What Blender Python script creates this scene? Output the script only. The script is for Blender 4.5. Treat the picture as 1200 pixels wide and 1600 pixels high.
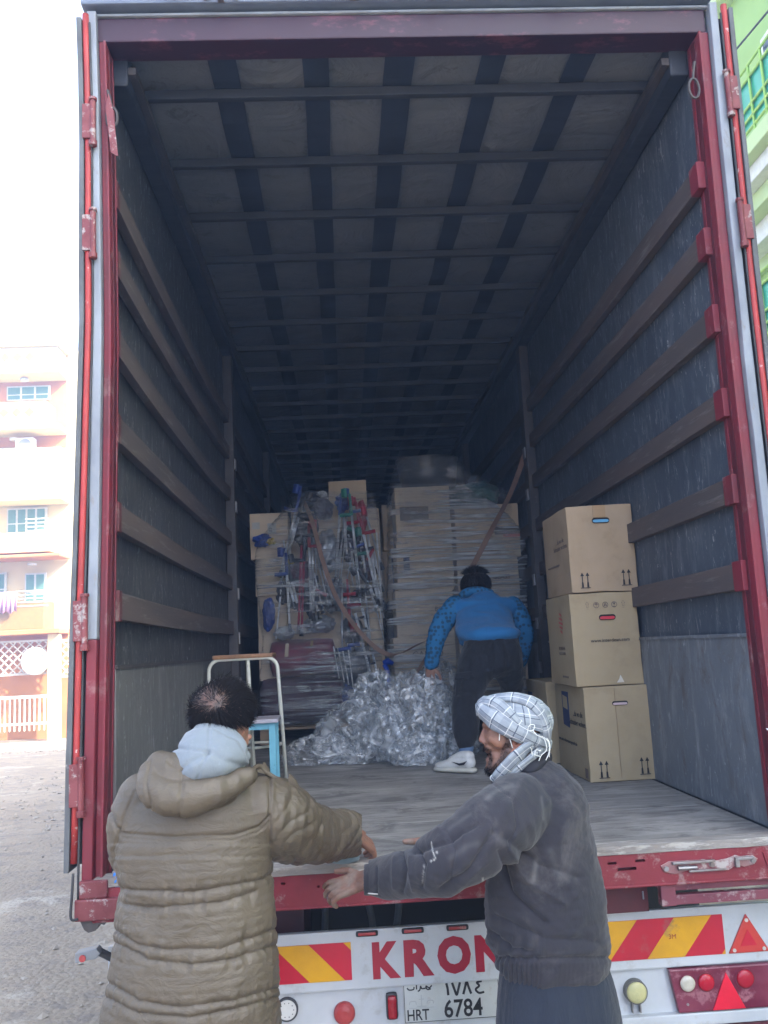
import bpy, bmesh, math, random
import numpy as np
from mathutils import Vector, Matrix, noise
from math import radians, sin, cos, pi
for o in list(bpy.data.objects): bpy.data.objects.remove(o)
SC = bpy.context.scene; COL = SC.collection
random.seed(7); RNG = np.random.RandomState(11)
# ------------------------------------------------------------------ camera
FPX = 1382.6; CAMP = Vector((.88, -3.393, .768)); YAW, PIT, ROL = .0509, .1512, -.051
_f = Vector((sin(YAW)*cos(PIT), cos(YAW)*cos(PIT), sin(PIT))); _r = Vector((cos(YAW), -sin(YAW), 0)); _u = _r.cross(_f)
CR = _r*cos(ROL)+_u*sin(ROL); CU = _u*cos(ROL)-_r*sin(ROL); CF = _f
cam = bpy.data.cameras.new('camera'); camo = bpy.data.objects.new('camera', cam); COL.objects.link(camo)
cam.sensor_fit = 'VERTICAL'; cam.sensor_height = 36; cam.lens = FPX/1600*36; cam.clip_start = .05; cam.clip_end = 2000
mw = Matrix((CR, CU, -CF)).transposed().to_4x4(); mw.translation = CAMP; camo.matrix_world = mw
SC.camera = camo
SC.render.resolution_x = 768; SC.render.resolution_y = 1024
# ------------------------------------------------------------------ light
SUN_EL, SUN_AZ = 36., 121.      # azimuth clockwise from +Y: sun stands behind the camera, to the right
W_ = bpy.data.worlds.new('World'); SC.world = W_; W_.use_nodes = True
nt = W_.node_tree; nt.nodes.clear()
sky = nt.nodes.new('ShaderNodeTexSky'); sky.sky_type = 'NISHITA'; sky.sun_disc = False
sky.sun_elevation = radians(SUN_EL); sky.sun_rotation = radians(SUN_AZ); sky.air_density = 1.0; sky.dust_density = 5; sky.ozone_density = 1.0
bg = nt.nodes.new('ShaderNodeBackground'); bg.inputs[1].default_value = .15
hs = nt.nodes.new('ShaderNodeHueSaturation'); hs.inputs['Saturation'].default_value = .5; hs.inputs['Value'].default_value = 1.15
wo = nt.nodes.new('ShaderNodeOutputWorld'); nt.links.new(sky.outputs[0], hs.inputs['Color']); nt.links.new(hs.outputs[0], bg.inputs[0]); nt.links.new(bg.outputs[0], wo.inputs[0])
sl = bpy.data.lights.new('sun', 'SUN'); sl.energy = 4.2; sl.angle = radians(.53); sl.color = (1, .93, .83)
so = bpy.data.objects.new('sun', sl); COL.objects.link(so)
sd = Vector((sin(radians(SUN_AZ))*cos(radians(SUN_EL)), cos(radians(SUN_AZ))*cos(radians(SUN_EL)), sin(radians(SUN_EL))))
so.rotation_euler = sd.to_track_quat('Z', 'Y').to_euler()
SC.view_settings.view_transform = 'Standard'; SC.view_settings.look = 'None'; SC.view_settings.gamma = 1
SC.view_settings.exposure = 2.65
cy = SC.cycles; cy.max_bounces = 10; cy.diffuse_bounces = 5; cy.glossy_bounces = 4; cy.transmission_bounces = 6
cy.transparent_max_bounces = 24; cy.sample_clamp_indirect = 6; cy.caustics_reflective = False; cy.caustics_refractive = False
try: cy.use_denoising = True
except Exception: pass
# ------------------------------------------------------------------ helpers
def ray(px, py): return CF + CR*((px-600)/FPX) - CU*((py-800)/FPX)
def atY(px, py, Y): d = ray(px, py); return CAMP + d*((Y-CAMP.y)/d.y)
def atZ(px, py, Z): d = ray(px, py); return CAMP + d*((Z-CAMP.z)/d.z)
def atX(px, py, X): d = ray(px, py); return CAMP + d*((X-CAMP.x)/d.x)
def atD(px, py, D): return CAMP + ray(px, py)*D
def proj(P):
    d = Vector(P)-CAMP; z = d.dot(CF); return 600+FPX*d.dot(CR)/z, 800-FPX*d.dot(CU)/z
def mpp(P): return (Vector(P)-CAMP).dot(CF)/FPX           # metres per pixel at a point
CAMN = np.array(CAMP); CRN = np.array(CR); CUN = np.array(CU); CFN = np.array(CF)
def projN(V):
    d = V-CAMN; z = d@CFN; return 600+FPX*(d@CRN)/z, 800-FPX*(d@CUN)/z
def tag(o, label=None, cat=None, group=None, kind=None):
    if label: o['label'] = label
    if cat: o['category'] = cat
    if group: o['group'] = group
    if kind: o['kind'] = kind
    return o
def empty(name, loc, label, cat, group=None):
    o = bpy.data.objects.new(name, None); COL.objects.link(o); o.location = loc; o.empty_display_size = .1
    return tag(o, label, cat, group)
def child(o, parent):
    o.parent = parent; o.matrix_parent_inverse = Matrix.Translation(parent.matrix_basis.translation).inverted() if parent.parent is None and parent.type == 'EMPTY' else Matrix.Identity(4)
    return o
def pw(parent):
    # world offset of a thing (things are only translated)
    return Vector(parent.location) if parent is not None else Vector((0, 0, 0))
def smooth(me, s=True):
    me.polygons.foreach_set('use_smooth', [s]*len(me.polygons)); me.update()
def link(name, me, mats, parent=None, sm=False):
    """mesh data in WORLD coordinates -> object (child of a thing or part: vertices moved into the parent's frame)"""
    o = bpy.data.objects.new(name, me); COL.objects.link(o)
    for m in (mats if isinstance(mats, (list, tuple)) else [mats]): me.materials.append(m)
    if parent is not None:
        root = parent
        while root.parent is not None: root = root.parent
        off = Vector(root.location)
        if root.type == 'EMPTY' or True:
            me.transform(Matrix.Translation(-off))
        o.parent = parent
    if sm: smooth(me)
    return o
class MB:
    def __init__(s): s.v = []; s.f = []; s.m = []; s.uv = []
    def add(s, v, f, mi=0, uv=None):
        b = len(s.v); s.v += [tuple(p) for p in v]; s.f += [tuple(i+b for i in q) for q in f]; s.m += [mi]*len(f)
        s.uv += (uv if uv is not None else [None]*len(f))
    def box(s, x0, x1, y0, y1, z0, z1, mi=0, M=None):
        v = [Vector((x, y, z)) for x in (x0, x1) for y in (y0, y1) for z in (z0, z1)]
        if M is not None: v = [M @ p for p in v]
        s.add(v, [(0, 1, 3, 2), (4, 6, 7, 5), (0, 4, 5, 1), (2, 3, 7, 6), (0, 2, 6, 4), (1, 5, 7, 3)], mi)
    def quad(s, a, b, c, d, mi=0, uv=None): s.add([a, b, c, d], [(0, 1, 2, 3)], mi, uv)
    def slab(s, pts, th, mi=0):
        """polygon (3D, planar) extruded by vector th"""
        n = len(pts); th = Vector(th); v = [Vector(p) for p in pts]+[Vector(p)+th for p in pts]
        s.add(v, [tuple(range(n))[::-1], tuple(range(n, 2*n))]+[(i, (i+1) % n, (i+1) % n+n, i+n) for i in range(n)], mi)
    def tube(s, pts, r, n=8, mi=0, caps=True, flat=None):
        pts = [Vector(p) for p in pts]; m = len(pts); R_ = r if isinstance(r, (list, tuple)) else [r]*m
        v = []; up = None
        for i, p in enumerate(pts):
            t = (pts[min(i+1, m-1)]-pts[max(i-1, 0)]).normalized()
            if up is None:
                up = Vector((0, 0, 1)) if abs(t.z) < .9 else Vector((0, 1, 0))
            a = t.cross(up).normalized(); up = a.cross(t).normalized(); b = up
            for k in range(n):
                an = 2*pi*k/n; v.append(p+(a*cos(an)+b*sin(an)*(flat or 1))*R_[i])
        f = []; uv = []; L = 0; ls = [0]
        for i in range(1, m): L += (pts[i]-pts[i-1]).length; ls.append(L)
        for i in range(m-1):
            for k in range(n):
                k2 = (k+1) % n; f.append((i*n+k, i*n+k2, (i+1)*n+k2, (i+1)*n+k))
                uv.append([(k/n, ls[i]), ((k+1)/n, ls[i]), ((k+1)/n, ls[i+1]), (k/n, ls[i+1])])
        if caps:
            f.append(tuple(range(n))[::-1]); f.append(tuple(range((m-1)*n, m*n))); uv += [[(0, 0)]*n]*2
        s.add(v, f, mi, uv)
    def ribbon(s, pts, w, th, side, mi=0):
        """flat strap through pts; side = width direction"""
        pts = [Vector(p) for p in pts]; m = len(pts); v = []
        for i, p in enumerate(pts):
            t = (pts[min(i+1, m-1)]-pts[max(i-1, 0)]).normalized()
            sd_ = side[i] if isinstance(side, list) else side
            a = Vector(sd_); a = (a-t*a.dot(t)).normalized(); n_ = t.cross(a).normalized()
            for q in ((-1, -1), (1, -1), (1, 1), (-1, 1)): v.append(p+a*q[0]*w/2+n_*q[1]*th/2)
        f = []
        for i in range(m-1):
            for k in range(4):
                k2 = (k+1) % 4; f.append((i*4+k, i*4+k2, (i+1)*4+k2, (i+1)*4+k))
        f.append((3, 2, 1, 0)); f.append(tuple(range((m-1)*4, m*4)))
        s.add(v, f, mi)
    def disc(s, c, r, axis, th, n=20, mi=0, dome=0):
        """round lamp: cylinder with domed face, axis = outward"""
        c = Vector(c); ax = Vector(axis).normalized(); a = ax.orthogonal().normalized(); b = ax.cross(a)
        rings = [(r, 0), (r, th)]+([(r*cos(t), th+dome*sin(t)) for t in (.4, .8, 1.2)] if dome else [])
        v = []
        for rr, h in rings:
            for k in range(n): v.append(c+ax*h+(a*cos(2*pi*k/n)+b*sin(2*pi*k/n))*rr)
        f = [tuple(range(n))[::-1]]
        for i in range(len(rings)-1):
            for k in range(n): f.append((i*n+k, i*n+(k+1) % n, (i+1)*n+(k+1) % n, (i+1)*n+k))
        f.append(tuple(range((len(rings)-1)*n, len(rings)*n))); s.add(v, f, mi)
    def mesh(s, name='m'):
        me = bpy.data.meshes.new(name); me.from_pydata([tuple(p) for p in s.v], [], s.f)
        if any(s.m): me.polygons.foreach_set('material_index', s.m)
        if any(u is not None for u in s.uv):
            ul = me.uv_layers.new(name='UVMap'); k = 0; d = []
            for f, u in zip(s.f, s.uv):
                d += [c for q in (u if u is not None else [(0, 0)]*len(f)) for c in q]
            ul.data.foreach_set('uv', d)
        me.update(); return me
    def build(s, name, mats, parent=None, sm=False, bevel=0, fix=True):
        me = s.mesh(name)
        if fix or bevel:
            bm = bmesh.new(); bm.from_mesh(me)
            if bevel:
                es = [e for e in bm.edges if len(e.link_faces) == 2 and e.calc_face_angle(0) > .6]
                bmesh.ops.bevel(bm, geom=es, offset=bevel, segments=2, affect='EDGES', profile=.6)
            if fix: bmesh.ops.recalc_face_normals(bm, faces=bm.faces)
            bm.to_mesh(me); bm.free()
        o = link(name, me, mats, parent)
        if sm: smooth(me)
        return o
def bxo(name, mats, parent, x0, x1, y0, y1, z0, z1, bevel=.003):
    b = MB(); b.box(x0, x1, y0, y1, z0, z1); return b.build(name, mats, parent, bevel=bevel)
def bez(pts, n=8):
    """Catmull-Rom through points of any dimension"""
    P = [np.array(p, float) for p in pts]; P = [2*P[0]-P[1]]+P+[2*P[-1]-P[-2]]; out = []
    for i in range(1, len(P)-2):
        for k in range(n):
            t = k/n; a, b, c, d = P[i-1:i+3]
            out.append(.5*(2*b+(c-a)*t+(2*a-5*b+4*c-d)*t*t+(3*b-a-3*c+d)*t**3))
    out.append(P[-2]); return out
# ------------------------------------------------------------------ materials
class NT:
    def __init__(s, m): s.t = m.node_tree; s.n = s.t.nodes; s.l = s.t.links
    def a(s, ty, **k):
        n = s.n.new('ShaderNode'+ty)
        for q, v in k.items(): setattr(n, q, v)
        return n
    def set(s, n, i, v):
        if hasattr(v, 'is_output') or isinstance(v, bpy.types.NodeSocket): s.l.new(v, n.inputs[i])
        elif v is not None: n.inputs[i].default_value = v
    def coord(s, kind='Object', scale=(1, 1, 1), rot=(0, 0, 0)):
        c = s.a('TexCoord'); m = s.a('Mapping'); s.l.new(c.outputs[kind], m.inputs[0]); m.inputs[3].default_value = scale; m.inputs[2].default_value = rot
        return m.outputs[0]
    def noise(s, co, sc=5, det=6, ro=.6, dist=0):
        n = s.a('TexNoise'); s.l.new(co, n.inputs['Vector']); n.inputs['Scale'].default_value = sc; n.inputs['Detail'].default_value = det; n.inputs['Roughness'].default_value = ro; n.inputs['Distortion'].default_value = dist
        return n.outputs[0]
    def ramp(s, fac, a=.4, b=.6, c0=(0, 0, 0, 1), c1=(1, 1, 1, 1)):
        n = s.a('ValToRGB'); s.set(n, 0, fac); n.color_ramp.elements[0].position = a; n.color_ramp.elements[1].position = b
        n.color_ramp.elements[0].color = c0; n.color_ramp.elements[1].color = c1
        return n.outputs[0]
    def mix(s, fac, a, b, mode='MIX'):
        n = s.a('MixRGB', blend_type=mode); s.set(n, 0, fac); s.set(n, 1, a); s.set(n, 2, b); return n.outputs[0]
    def math(s, op, a, b=0.):
        n = s.a('Math', operation=op); s.set(n, 0, a); s.set(n, 1, b); return n.outputs[0]
    def bump(s, h, st=.3, di=.01, nrm=None):
        n = s.a('Bump'); s.set(n, 'Height', h); n.inputs['Strength'].default_value = st; n.inputs['Distance'].default_value = di
        if nrm is not None: s.l.new(nrm, n.inputs['Normal'])
        return n.outputs[0]
def c4(c): return (*c, 1) if len(c) == 3 else c
def newmat(name):
    m = bpy.data.materials.new(name); m.use_nodes = True; t = NT(m); b = t.n['Principled BSDF']; return m, t, b
def M(name, col, rough=.6, metal=0, c2=None, vs=6, v0=.4, v1=.65, c3=None, v3=18, a3=.55, b3=.62, bs=40, bst=.15, bd=.004, stretch=(1, 1, 1), spec=.5, sheen=0):
    """base colour broken by a soft variation (c2) and by marks with edges (c3), with fine bump"""
    m, t, b = newmat(name); co = t.coord(scale=stretch)
    c = c4(col)
    if c2 is None: c2 = tuple(x*.8 for x in col)
    c = t.mix(t.ramp(t.noise(co, vs), v0, v1), c, c4(c2))
    if c3 is not None: c = t.mix(t.ramp(t.noise(co, v3, 8, .7), a3, b3), c, c4(c3))
    t.set(b, 'Base Color', c); b.inputs['Roughness'].default_value = rough; b.inputs['Metallic'].default_value = metal
    b.inputs['Specular IOR Level'].default_value = spec
    if sheen: b.inputs['Sheen Weight'].default_value = sheen
    if bst: t.l.new(t.bump(t.noise(co, bs, 5, .65), bst, bd), b.inputs['Normal'])
    return m
def plain(name, col, rough=.5, metal=0, **k): return M(name, col, rough, metal, c2=tuple(x*.86 for x in col), **k)
def text_mesh(txt, size, offset=0., extr=.001):
    cu = bpy.data.curves.new('t', 'FONT'); cu.body = txt; cu.size = size; cu.offset = offset; cu.extrude = extr; cu.resolution_u = 3
    o = bpy.data.objects.new('t', cu); COL.objects.link(o)
    me = bpy.data.meshes.new_from_object(o.evaluated_get(bpy.context.evaluated_depsgraph_get())) if False else None
    dg = bpy.context.evaluated_depsgraph_get(); me = bpy.data.meshes.new_from_object(o.evaluated_get(dg))
    bpy.data.objects.remove(o); return me
def text_on(name, txt, mat, parent, O, ux, uy, w=None, h=None, offset=0., extr=.001):
    """lettering on a face: O = lower-left corner, ux / uy = unit directions, fitted to width w and/or height h (metres)"""
    me = text_mesh(txt, 1., 0, 0); V = np.zeros(len(me.vertices)*3); me.vertices.foreach_get('co', V); V = V.reshape(-1, 3)
    mn, mx = V.min(0), V.max(0); sx = (w/(mx[0]-mn[0])) if w else None; sy = (h/(mx[1]-mn[1])) if h else None
    sx = sx or sy; sy = sy or sx
    me = text_mesh(txt, 1., offset, extr/max(sx, 1e-6)); V = np.zeros(len(me.vertices)*3); me.vertices.foreach_get('co', V); V = V.reshape(-1, 3); mn, mx = V.min(0), V.max(0)
    if w: sx = w/(mx[0]-mn[0])
    if h: sy = h/(mx[1]-mn[1])
    if not w: sx = sy
    if not h: sy = sx
    ux = Vector(ux).normalized(); uy = Vector(uy).normalized(); n = ux.cross(uy)
    P = np.array(O)+np.outer((V[:, 0]-mn[0])*sx, ux)+np.outer((V[:, 1]-mn[1])*sy, uy)+np.outer(V[:, 2]*sx, n)
    me.vertices.foreach_set('co', P.ravel()); me.update()
    return link(name, me, mat, parent)
# ================================================================== SETTING: ground
G0 = -1.1
def gz(x, y): return G0-.032*max(0, y-5)-.002*0
mt_ground, t, b = newmat('dusty earth'); co = t.coord()
base = t.mix(t.ramp(t.noise(co, .6, 6), .35, .7), (.31, .25, .18, 1), (.39, .32, .235, 1))
base = t.mix(t.ramp(t.noise(co, 4, 9, .75), .5, .62), base, (.24, .20, .16, 1))
base = t.mix(t.ramp(t.noise(co, 1.1, 9, .7), .56, .62), base, (.44, .38, .30, 1))
vo = t.a('TexVoronoi'); t.l.new(co, vo.inputs[0]); vo.inputs['Scale'].default_value = 26
base = t.mix(t.math('MULTIPLY', t.ramp(vo.outputs[0], .1, .25, (1, 1, 1, 1), (0, 0, 0, 1)), t.ramp(t.noise(co, .9, 4), .5, .65)), base, (.48, .43, .36, 1))
t.set(b, 'Base Color', base); b.inputs['Roughness'].default_value = .95
h = t.math('ADD', t.math('MULTIPLY', t.noise(co, 2.2, 10, .7), 1.6), t.math('MULTIPLY', vo.outputs[0], -.35))
t.l.new(t.bump(h, .8, .05), b.inputs['Normal'])
def grid_ground():
    xs = np.concatenate([[-70, -50, -40], np.arange(-30, -9, 1.), np.arange(-9, 0, .12), np.arange(0, 12, 1.), [12, 16, 20, 40, 70]])
    ys = np.concatenate([[-70, -40, -20], np.arange(-10, 1, 1.), np.arange(1, 14, .12), np.arange(14, 40, .8), [42, 50, 70]])
    V = []; 
    for y in ys:
        for x in xs:
            n = noise.noise(Vector((x*.45, y*.45, 0)))*.05+noise.noise(Vector((x*1.7, y*1.7, 3)))*.018+noise.noise(Vector((x*6, y*6, 9)))*.006
            V.append((x, y, (gz(x, y) if y < 40 else gz(0, 40))+n))
    nx = len(xs); F = [(j*nx+i, j*nx+i+1, (j+1)*nx+i+1, (j+1)*nx+i) for j in range(len(ys)-1) for i in range(nx-1)]
    me = bpy.data.meshes.new('g'); me.from_pydata(V, [], F); smooth(me); return me
ground = link('ground', grid_ground(), mt_ground); tag(ground, kind='structure')
m_stone = M('road stones', (.33, .28, .22), .9, c2=(.42, .37, .30), vs=3, bst=.3)
mb = MB(); rs = random.Random(3)
for i in range(2600):
    if i < 1700: y = rs.uniform(1.2, 16); x = rs.uniform(-7, -.5)
    else: y = rs.gauss(8.5, 1.5); x = rs.uniform(-7, -1.4)
    if i % 9 == 0: y = rs.gauss(23.5, 1.2); x = rs.uniform(-12, -6)
    r_ = rs.choice([.010, .013, .016, .02, .022, .03])*rs.uniform(.6, 1.1)*(1+max(0, y-8)*.05)
    c = Vector((x, y, gz(x, y)+r_*.25+noise.noise(Vector((x*.45, y*.45, 0)))*.05))
    v = []; 
    for (a, b_) in ((0, 1), (1, 0), (0, -1), (-1, 0)): v.append(c+Vector((a*r_*rs.uniform(.7, 1.3), b_*r_*rs.uniform(.7, 1.3), rs.uniform(-.3, .2)*r_)))
    v.append(c+Vector((0, 0, r_*rs.uniform(.4, .8)))); v.append(c-Vector((0, 0, r_*.5)))
    mb.add(v, [(0, 3, 4), (3, 2, 4), (2, 1, 4), (1, 0, 4), (3, 0, 5), (2, 3, 5), (1, 2, 5), (0, 1, 5)])
tag(mb.build('gravel', m_stone), kind='stuff', label='pale loose stones scattered over the dusty road beside the lorry', cat='gravel')
# ================================================================== THE TRAILER
WI = 2.48
TR = empty('semi_trailer', (1.24, 0, G0), 'long open lorry trailer with red rear frame, tarpaulin sides and slatted interior', 'trailer')
m_red = M('worn red paint', (.18, .014, .026), .6, c2=(.13, .022, .03), vs=3, c3=(.26, .15, .15), v3=7, a3=.56, b3=.72, bs=60, bst=.12)
m_redface = M('chalky red paint on sill', (.22, .02, .032), .6, c2=(.16, .014, .022), vs=4, c3=(.28, .17, .165), v3=13, a3=.56, b3=.66, bs=70, bst=.2)
m_redrod = M('bright red rod paint', (.38, .04, .038), .5, c2=(.28, .03, .03), vs=9, c3=(.55, .42, .40), v3=24, a3=.62, b3=.66, bst=.08)
m_oldred = M('dull dusty red', (.11, .02, .025), .7, c2=(.07, .02, .022), vs=9, c3=(.14, .09, .08), v3=14)
m_darkred = M('dark red oxide paint', (.10, .012, .02), .6, c2=(.07, .01, .016))
m_gasket = M('grey weather strip', (.25, .28, .32), .55, c2=(.18, .20, .235), vs=7, c3=(.2, .2, .21), v3=22, a3=.6, b3=.68, bs=50, bst=.2, stretch=(1, 1, .4))
m_steel = M('dull galvanised steel', (.30, .30, .31), .45, .7, c2=(.2, .17, .16), vs=12, c3=(.16, .09, .06), v3=20, a3=.6, b3=.7, bs=80, bst=.1)
m_hinge = M('scuffed red hinge metal', (.20, .05, .055), .55, .1, c2=(.14, .025, .03), vs=14, c3=(.32, .28, .27), v3=22, a3=.55, b3=.62)
m_rub = M('black rubber', (.03, .03, .033), .7, c2=(.06, .06, .065), vs=9)
m_edge = M('grey door edge', (.11, .12, .13), .6, c2=(.07, .075, .08), vs=6, c3=(.3, .3, .31), v3=20, a3=.63, b3=.7)
# plywood deck
mt_deck, t, b = newmat('worn plywood deck'); co = t.coord(scale=(1, 1, 1)); cs = t.coord(scale=(.55, 5, 1))
c = t.mix(t.ramp(t.noise(cs, 3.2, 9, .7, .6), .38, .62), (.17, .162, .15, 1), (.27, .26, .245, 1))
c = t.mix(t.ramp(t.noise(cs, 7, 9, .75, .4), .52, .6), c, (.15, .14, .135, 1))
c = t.mix(t.ramp(t.noise(co, 2.1, 7, .6), .5, .72), c, (.36, .345, .32, 1))
ge = t.a('SeparateXYZ'); t.l.new(t.coord(), ge.inputs[0])
c = t.mix(t.math('MULTIPLY', t.ramp(t.noise(t.coord(scale=(.8, 1.6, 1)), 3.1, 9, .75, 1.2), .50, .60), .85), c, (.105, .098, .092, 1))
c = t.mix(t.math('MULTIPLY', t.ramp(t.noise(t.coord(scale=(1, 6, 1)), 22, 4, .8, .3), .64, .68), .6), c, (.45, .44, .42, 1))
t.set(b, 'Base Color', c); b.inputs['Roughness'].default_value = .75
t.l.new(t.bump(t.noise(cs, 14, 8, .75, .5), .5, .006), b.inputs['Normal'])
# interior tarpaulin wall: scuffed dark blue grey with rubbed vertical streaks
def tarp(name, a, b_, c_, sc=1., rust=0):
    m, t, b = newmat(name); cs = t.coord(scale=(1, 1.6, .45)); co = t.coord()
    c = t.mix(t.ramp(t.noise(co, 1.6*sc, 6), .35, .68), c4(a), c4(b_))
    c = t.mix(t.ramp(t.noise(cs, 9*sc, 8, .72, .4), .5, .68), c, c4(c_))
    c = t.mix(t.math('MULTIPLY', t.ramp(t.noise(cs, 24*sc, 6, .7, .8), .60, .64), .6), c, (.30, .31, .32, 1))
    if rust: c = t.mix(t.math('MULTIPLY', t.ramp(t.noise(t.coord(scale=(1, 1.3, .7)), 2.3, 9, .75, .6), .52, .62), rust), c, (.10, .075, .065, 1))
    c = t.mix(t.math('MULTIPLY', t.ramp(t.noise(t.coord(scale=(1, 5, 1.2), rot=(.5, 0, 0)), 6, 3, .85, 1.5), .66, .675), .7), c, (.40, .41, .42, 1))
    t.set(b, 'Base Color', c); b.inputs['Roughness'].default_value = .62
    t.l.new(t.bump(t.noise(t.coord(scale=(1, .8, .5)), 4, 5, .6, .5), .5, .03), b.inputs['Normal']); return m
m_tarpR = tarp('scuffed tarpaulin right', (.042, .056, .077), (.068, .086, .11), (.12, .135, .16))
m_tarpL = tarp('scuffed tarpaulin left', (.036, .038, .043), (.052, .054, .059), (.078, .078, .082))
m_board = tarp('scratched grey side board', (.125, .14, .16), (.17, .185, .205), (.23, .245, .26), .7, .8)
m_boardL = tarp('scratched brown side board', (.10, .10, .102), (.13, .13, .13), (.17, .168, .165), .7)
m_batten = M('worn timber batten', (.095, .072, .065), .75, c2=(.07, .058, .055), vs=3, c3=(.16, .14, .135), v3=9, a3=.55, b3=.68, stretch=(1, .25, 3), bs=30, bst=.3)
m_pillar = M('dark steel pillar', (.05, .045, .047), .6, .2, c2=(.075, .065, .062), vs=4, c3=(.12, .10, .10), v3=14, a3=.6, b3=.7)
m_outer = M('blue outer tarpaulin', (.05, .1, .25), .5)
mt_roof, t, b = newmat('translucent roof tarpaulin'); co = t.coord()
c = t.mix(t.ramp(t.noise(co, 2.6, 7, .65), .3, .7), (.115, .13, .16, 1), (.17, .185, .215, 1))
c = t.mix(t.ramp(t.noise(co, 9, 7, .7, .8), .56, .66), c, (.10,.11,.135,1))
t.set(b, 'Base Color', c); b.inputs['Roughness'].default_value = .65; t.l.new(t.bump(t.noise(co, 3, 6, .6, 1.2), .7, .04), b.inputs['Normal'])
m_strip = M('dark roof webbing', (.016, .024, .045), .7, c2=(.022, .032, .055), vs=5)
m_bow = M('roof bow steel', (.022, .027, .038), .6, .1, c2=(.034, .039, .050), vs=6, stretch=(.4, 3, 1))
LEN = 13.6
def bowL(z): return float(np.interp(z, [0, .8, 1.4, 2.07, 2.93, 3.42], [-.004, .013, .025, .035, .026, .014]))-.022
def bowD(z): return bowL(z)+float(np.interp(z, [.9, 2.0, 3.0], [0, .012, .022]))
def bowR(z): return float(np.interp(z, [-.3, .35, .74, 1.3, 2.1, 3.15, 3.42], [2.466, 2.464, 2.463, 2.466, 2.469, 2.485, 2.49]))-WI+.022
def upright(name, mats, parent, x0, x1, y0, y1, z0, z1, side, bevel=.003, n=18, wav=0.):
    """vertical member following the slightly bent rear frame"""
    f = bowL if side == 'L' else (bowD if side == 'D' else bowR); v = []; q = MB()
    for i in range(n+1):
        z = z0+(z1-z0)*i/n; dx = f(z); w = wav*noise.noise(Vector((x0*9, z*3.1, y0)))
        v += [(x0+dx+w, y0, z), (x1+dx, y0, z), (x1+dx, y1, z), (x0+dx+w, y1, z)]
    f_ = [(0, 1, 2, 3), (4*n+3, 4*n+2, 4*n+1, 4*n)]
    for i in range(n):
        for k in range(4):
            k2 = (k+1) % 4; f_.append((i*4+k, (i+1)*4+k, (i+1)*4+k2, i*4+k2))
    q.add(v, f_); o = q.build(name, mats, parent, bevel=bevel); return o
deck = MB()
# plywood sheets laid across, thin gaps between
y = 0.035; k = 0
while y < LEN-.05:
    L = 1.22 if k else .62
    y2 = min(y+L, LEN-.02); deck.box(.0, WI, y+.002, y2-.002, -.03, 0+(.0005*(k % 2))); y = y2; k += 1
deck.box(-.02, WI+.02, -.02+.03, LEN, -.1, -.031)
dk = deck.build('deck', mt_deck, TR, bevel=.002)
# threshold strip (pale, crumbling plywood edge)
q = MB(); n = 60; v = []
for i in range(n+1):
    x = -.05+(WI+.1)*i/n; e = .006*noise.noise(Vector((x*8, 0, 0)))+.004*noise.noise(Vector((x*31, 2, 0)))
    v += [(x, -.035+e, -.028), (x, -.035+e, .002+e*.4), (x, .036, .004), (x, .036, -.028)]
q.add(v, [(i*4+a, i*4+4+a, i*4+4+(a+1) % 4, i*4+(a+1) % 4) for i in range(n) for a in range(4)])
m_thr = M('splintered pale deck edge', (.30, .275, .25), .8, c2=(.2, .18, .165), vs=5, c3=(.42, .40, .37), v3=12, a3=.52, b3=.6, stretch=(.4, 4, 2), bs=30, bst=.6, bd=.01)
q.build('deck_edge', m_thr, dk)
def wavy_wall(name, mat_in, mat_out, x, side, y0, y1, z0, z1):
    ny, nz = 90, 40; V = []
    for j in range(nz+1):
        for i in range(ny+1):
            y = y0+(y1-y0)*(i/ny)**1.3; z = z0+(z1-z0)*j/nz
            w = .016*noise.noise(Vector((x, y*.9, z*.8)))+.008*noise.noise(Vector((x, y*4, z*.7+5)))
            V.append((x+side*abs(w), y, z))
    F = [(j*(ny+1)+i, j*(ny+1)+i+1, (j+1)*(ny+1)+i+1, (j+1)*(ny+1)+i) for j in range(nz) for i in range(ny)]
    n0 = len(V); V2 = [(p[0]+side*.004, p[1], p[2]) for p in V]; F2 = [tuple(a+n0 for a in f[::-1]) for f in F]
    me = bpy.data.meshes.new('w'); me.from_pydata(V+V2, [], F+F2); o = link(name, me, [mat_in, mat_out], TR, True)
    me.polygons.foreach_set('material_index', [0]*len(F)+[1]*len(F2)); return o
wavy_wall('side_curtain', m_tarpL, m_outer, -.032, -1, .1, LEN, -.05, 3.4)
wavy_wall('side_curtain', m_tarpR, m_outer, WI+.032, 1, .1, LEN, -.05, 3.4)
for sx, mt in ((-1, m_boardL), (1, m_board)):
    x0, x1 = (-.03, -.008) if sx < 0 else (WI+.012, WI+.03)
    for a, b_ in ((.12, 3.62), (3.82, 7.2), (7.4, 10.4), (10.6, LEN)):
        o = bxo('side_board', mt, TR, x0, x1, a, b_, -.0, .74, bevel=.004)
    q = MB(); q.box(*( (-.03, -.002) if sx < 0 else (WI+.004, WI+.03)), .12, 3.62, .735, .75); q.build('board_rail', m_pillar if sx < 0 else m_board, TR)
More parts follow.
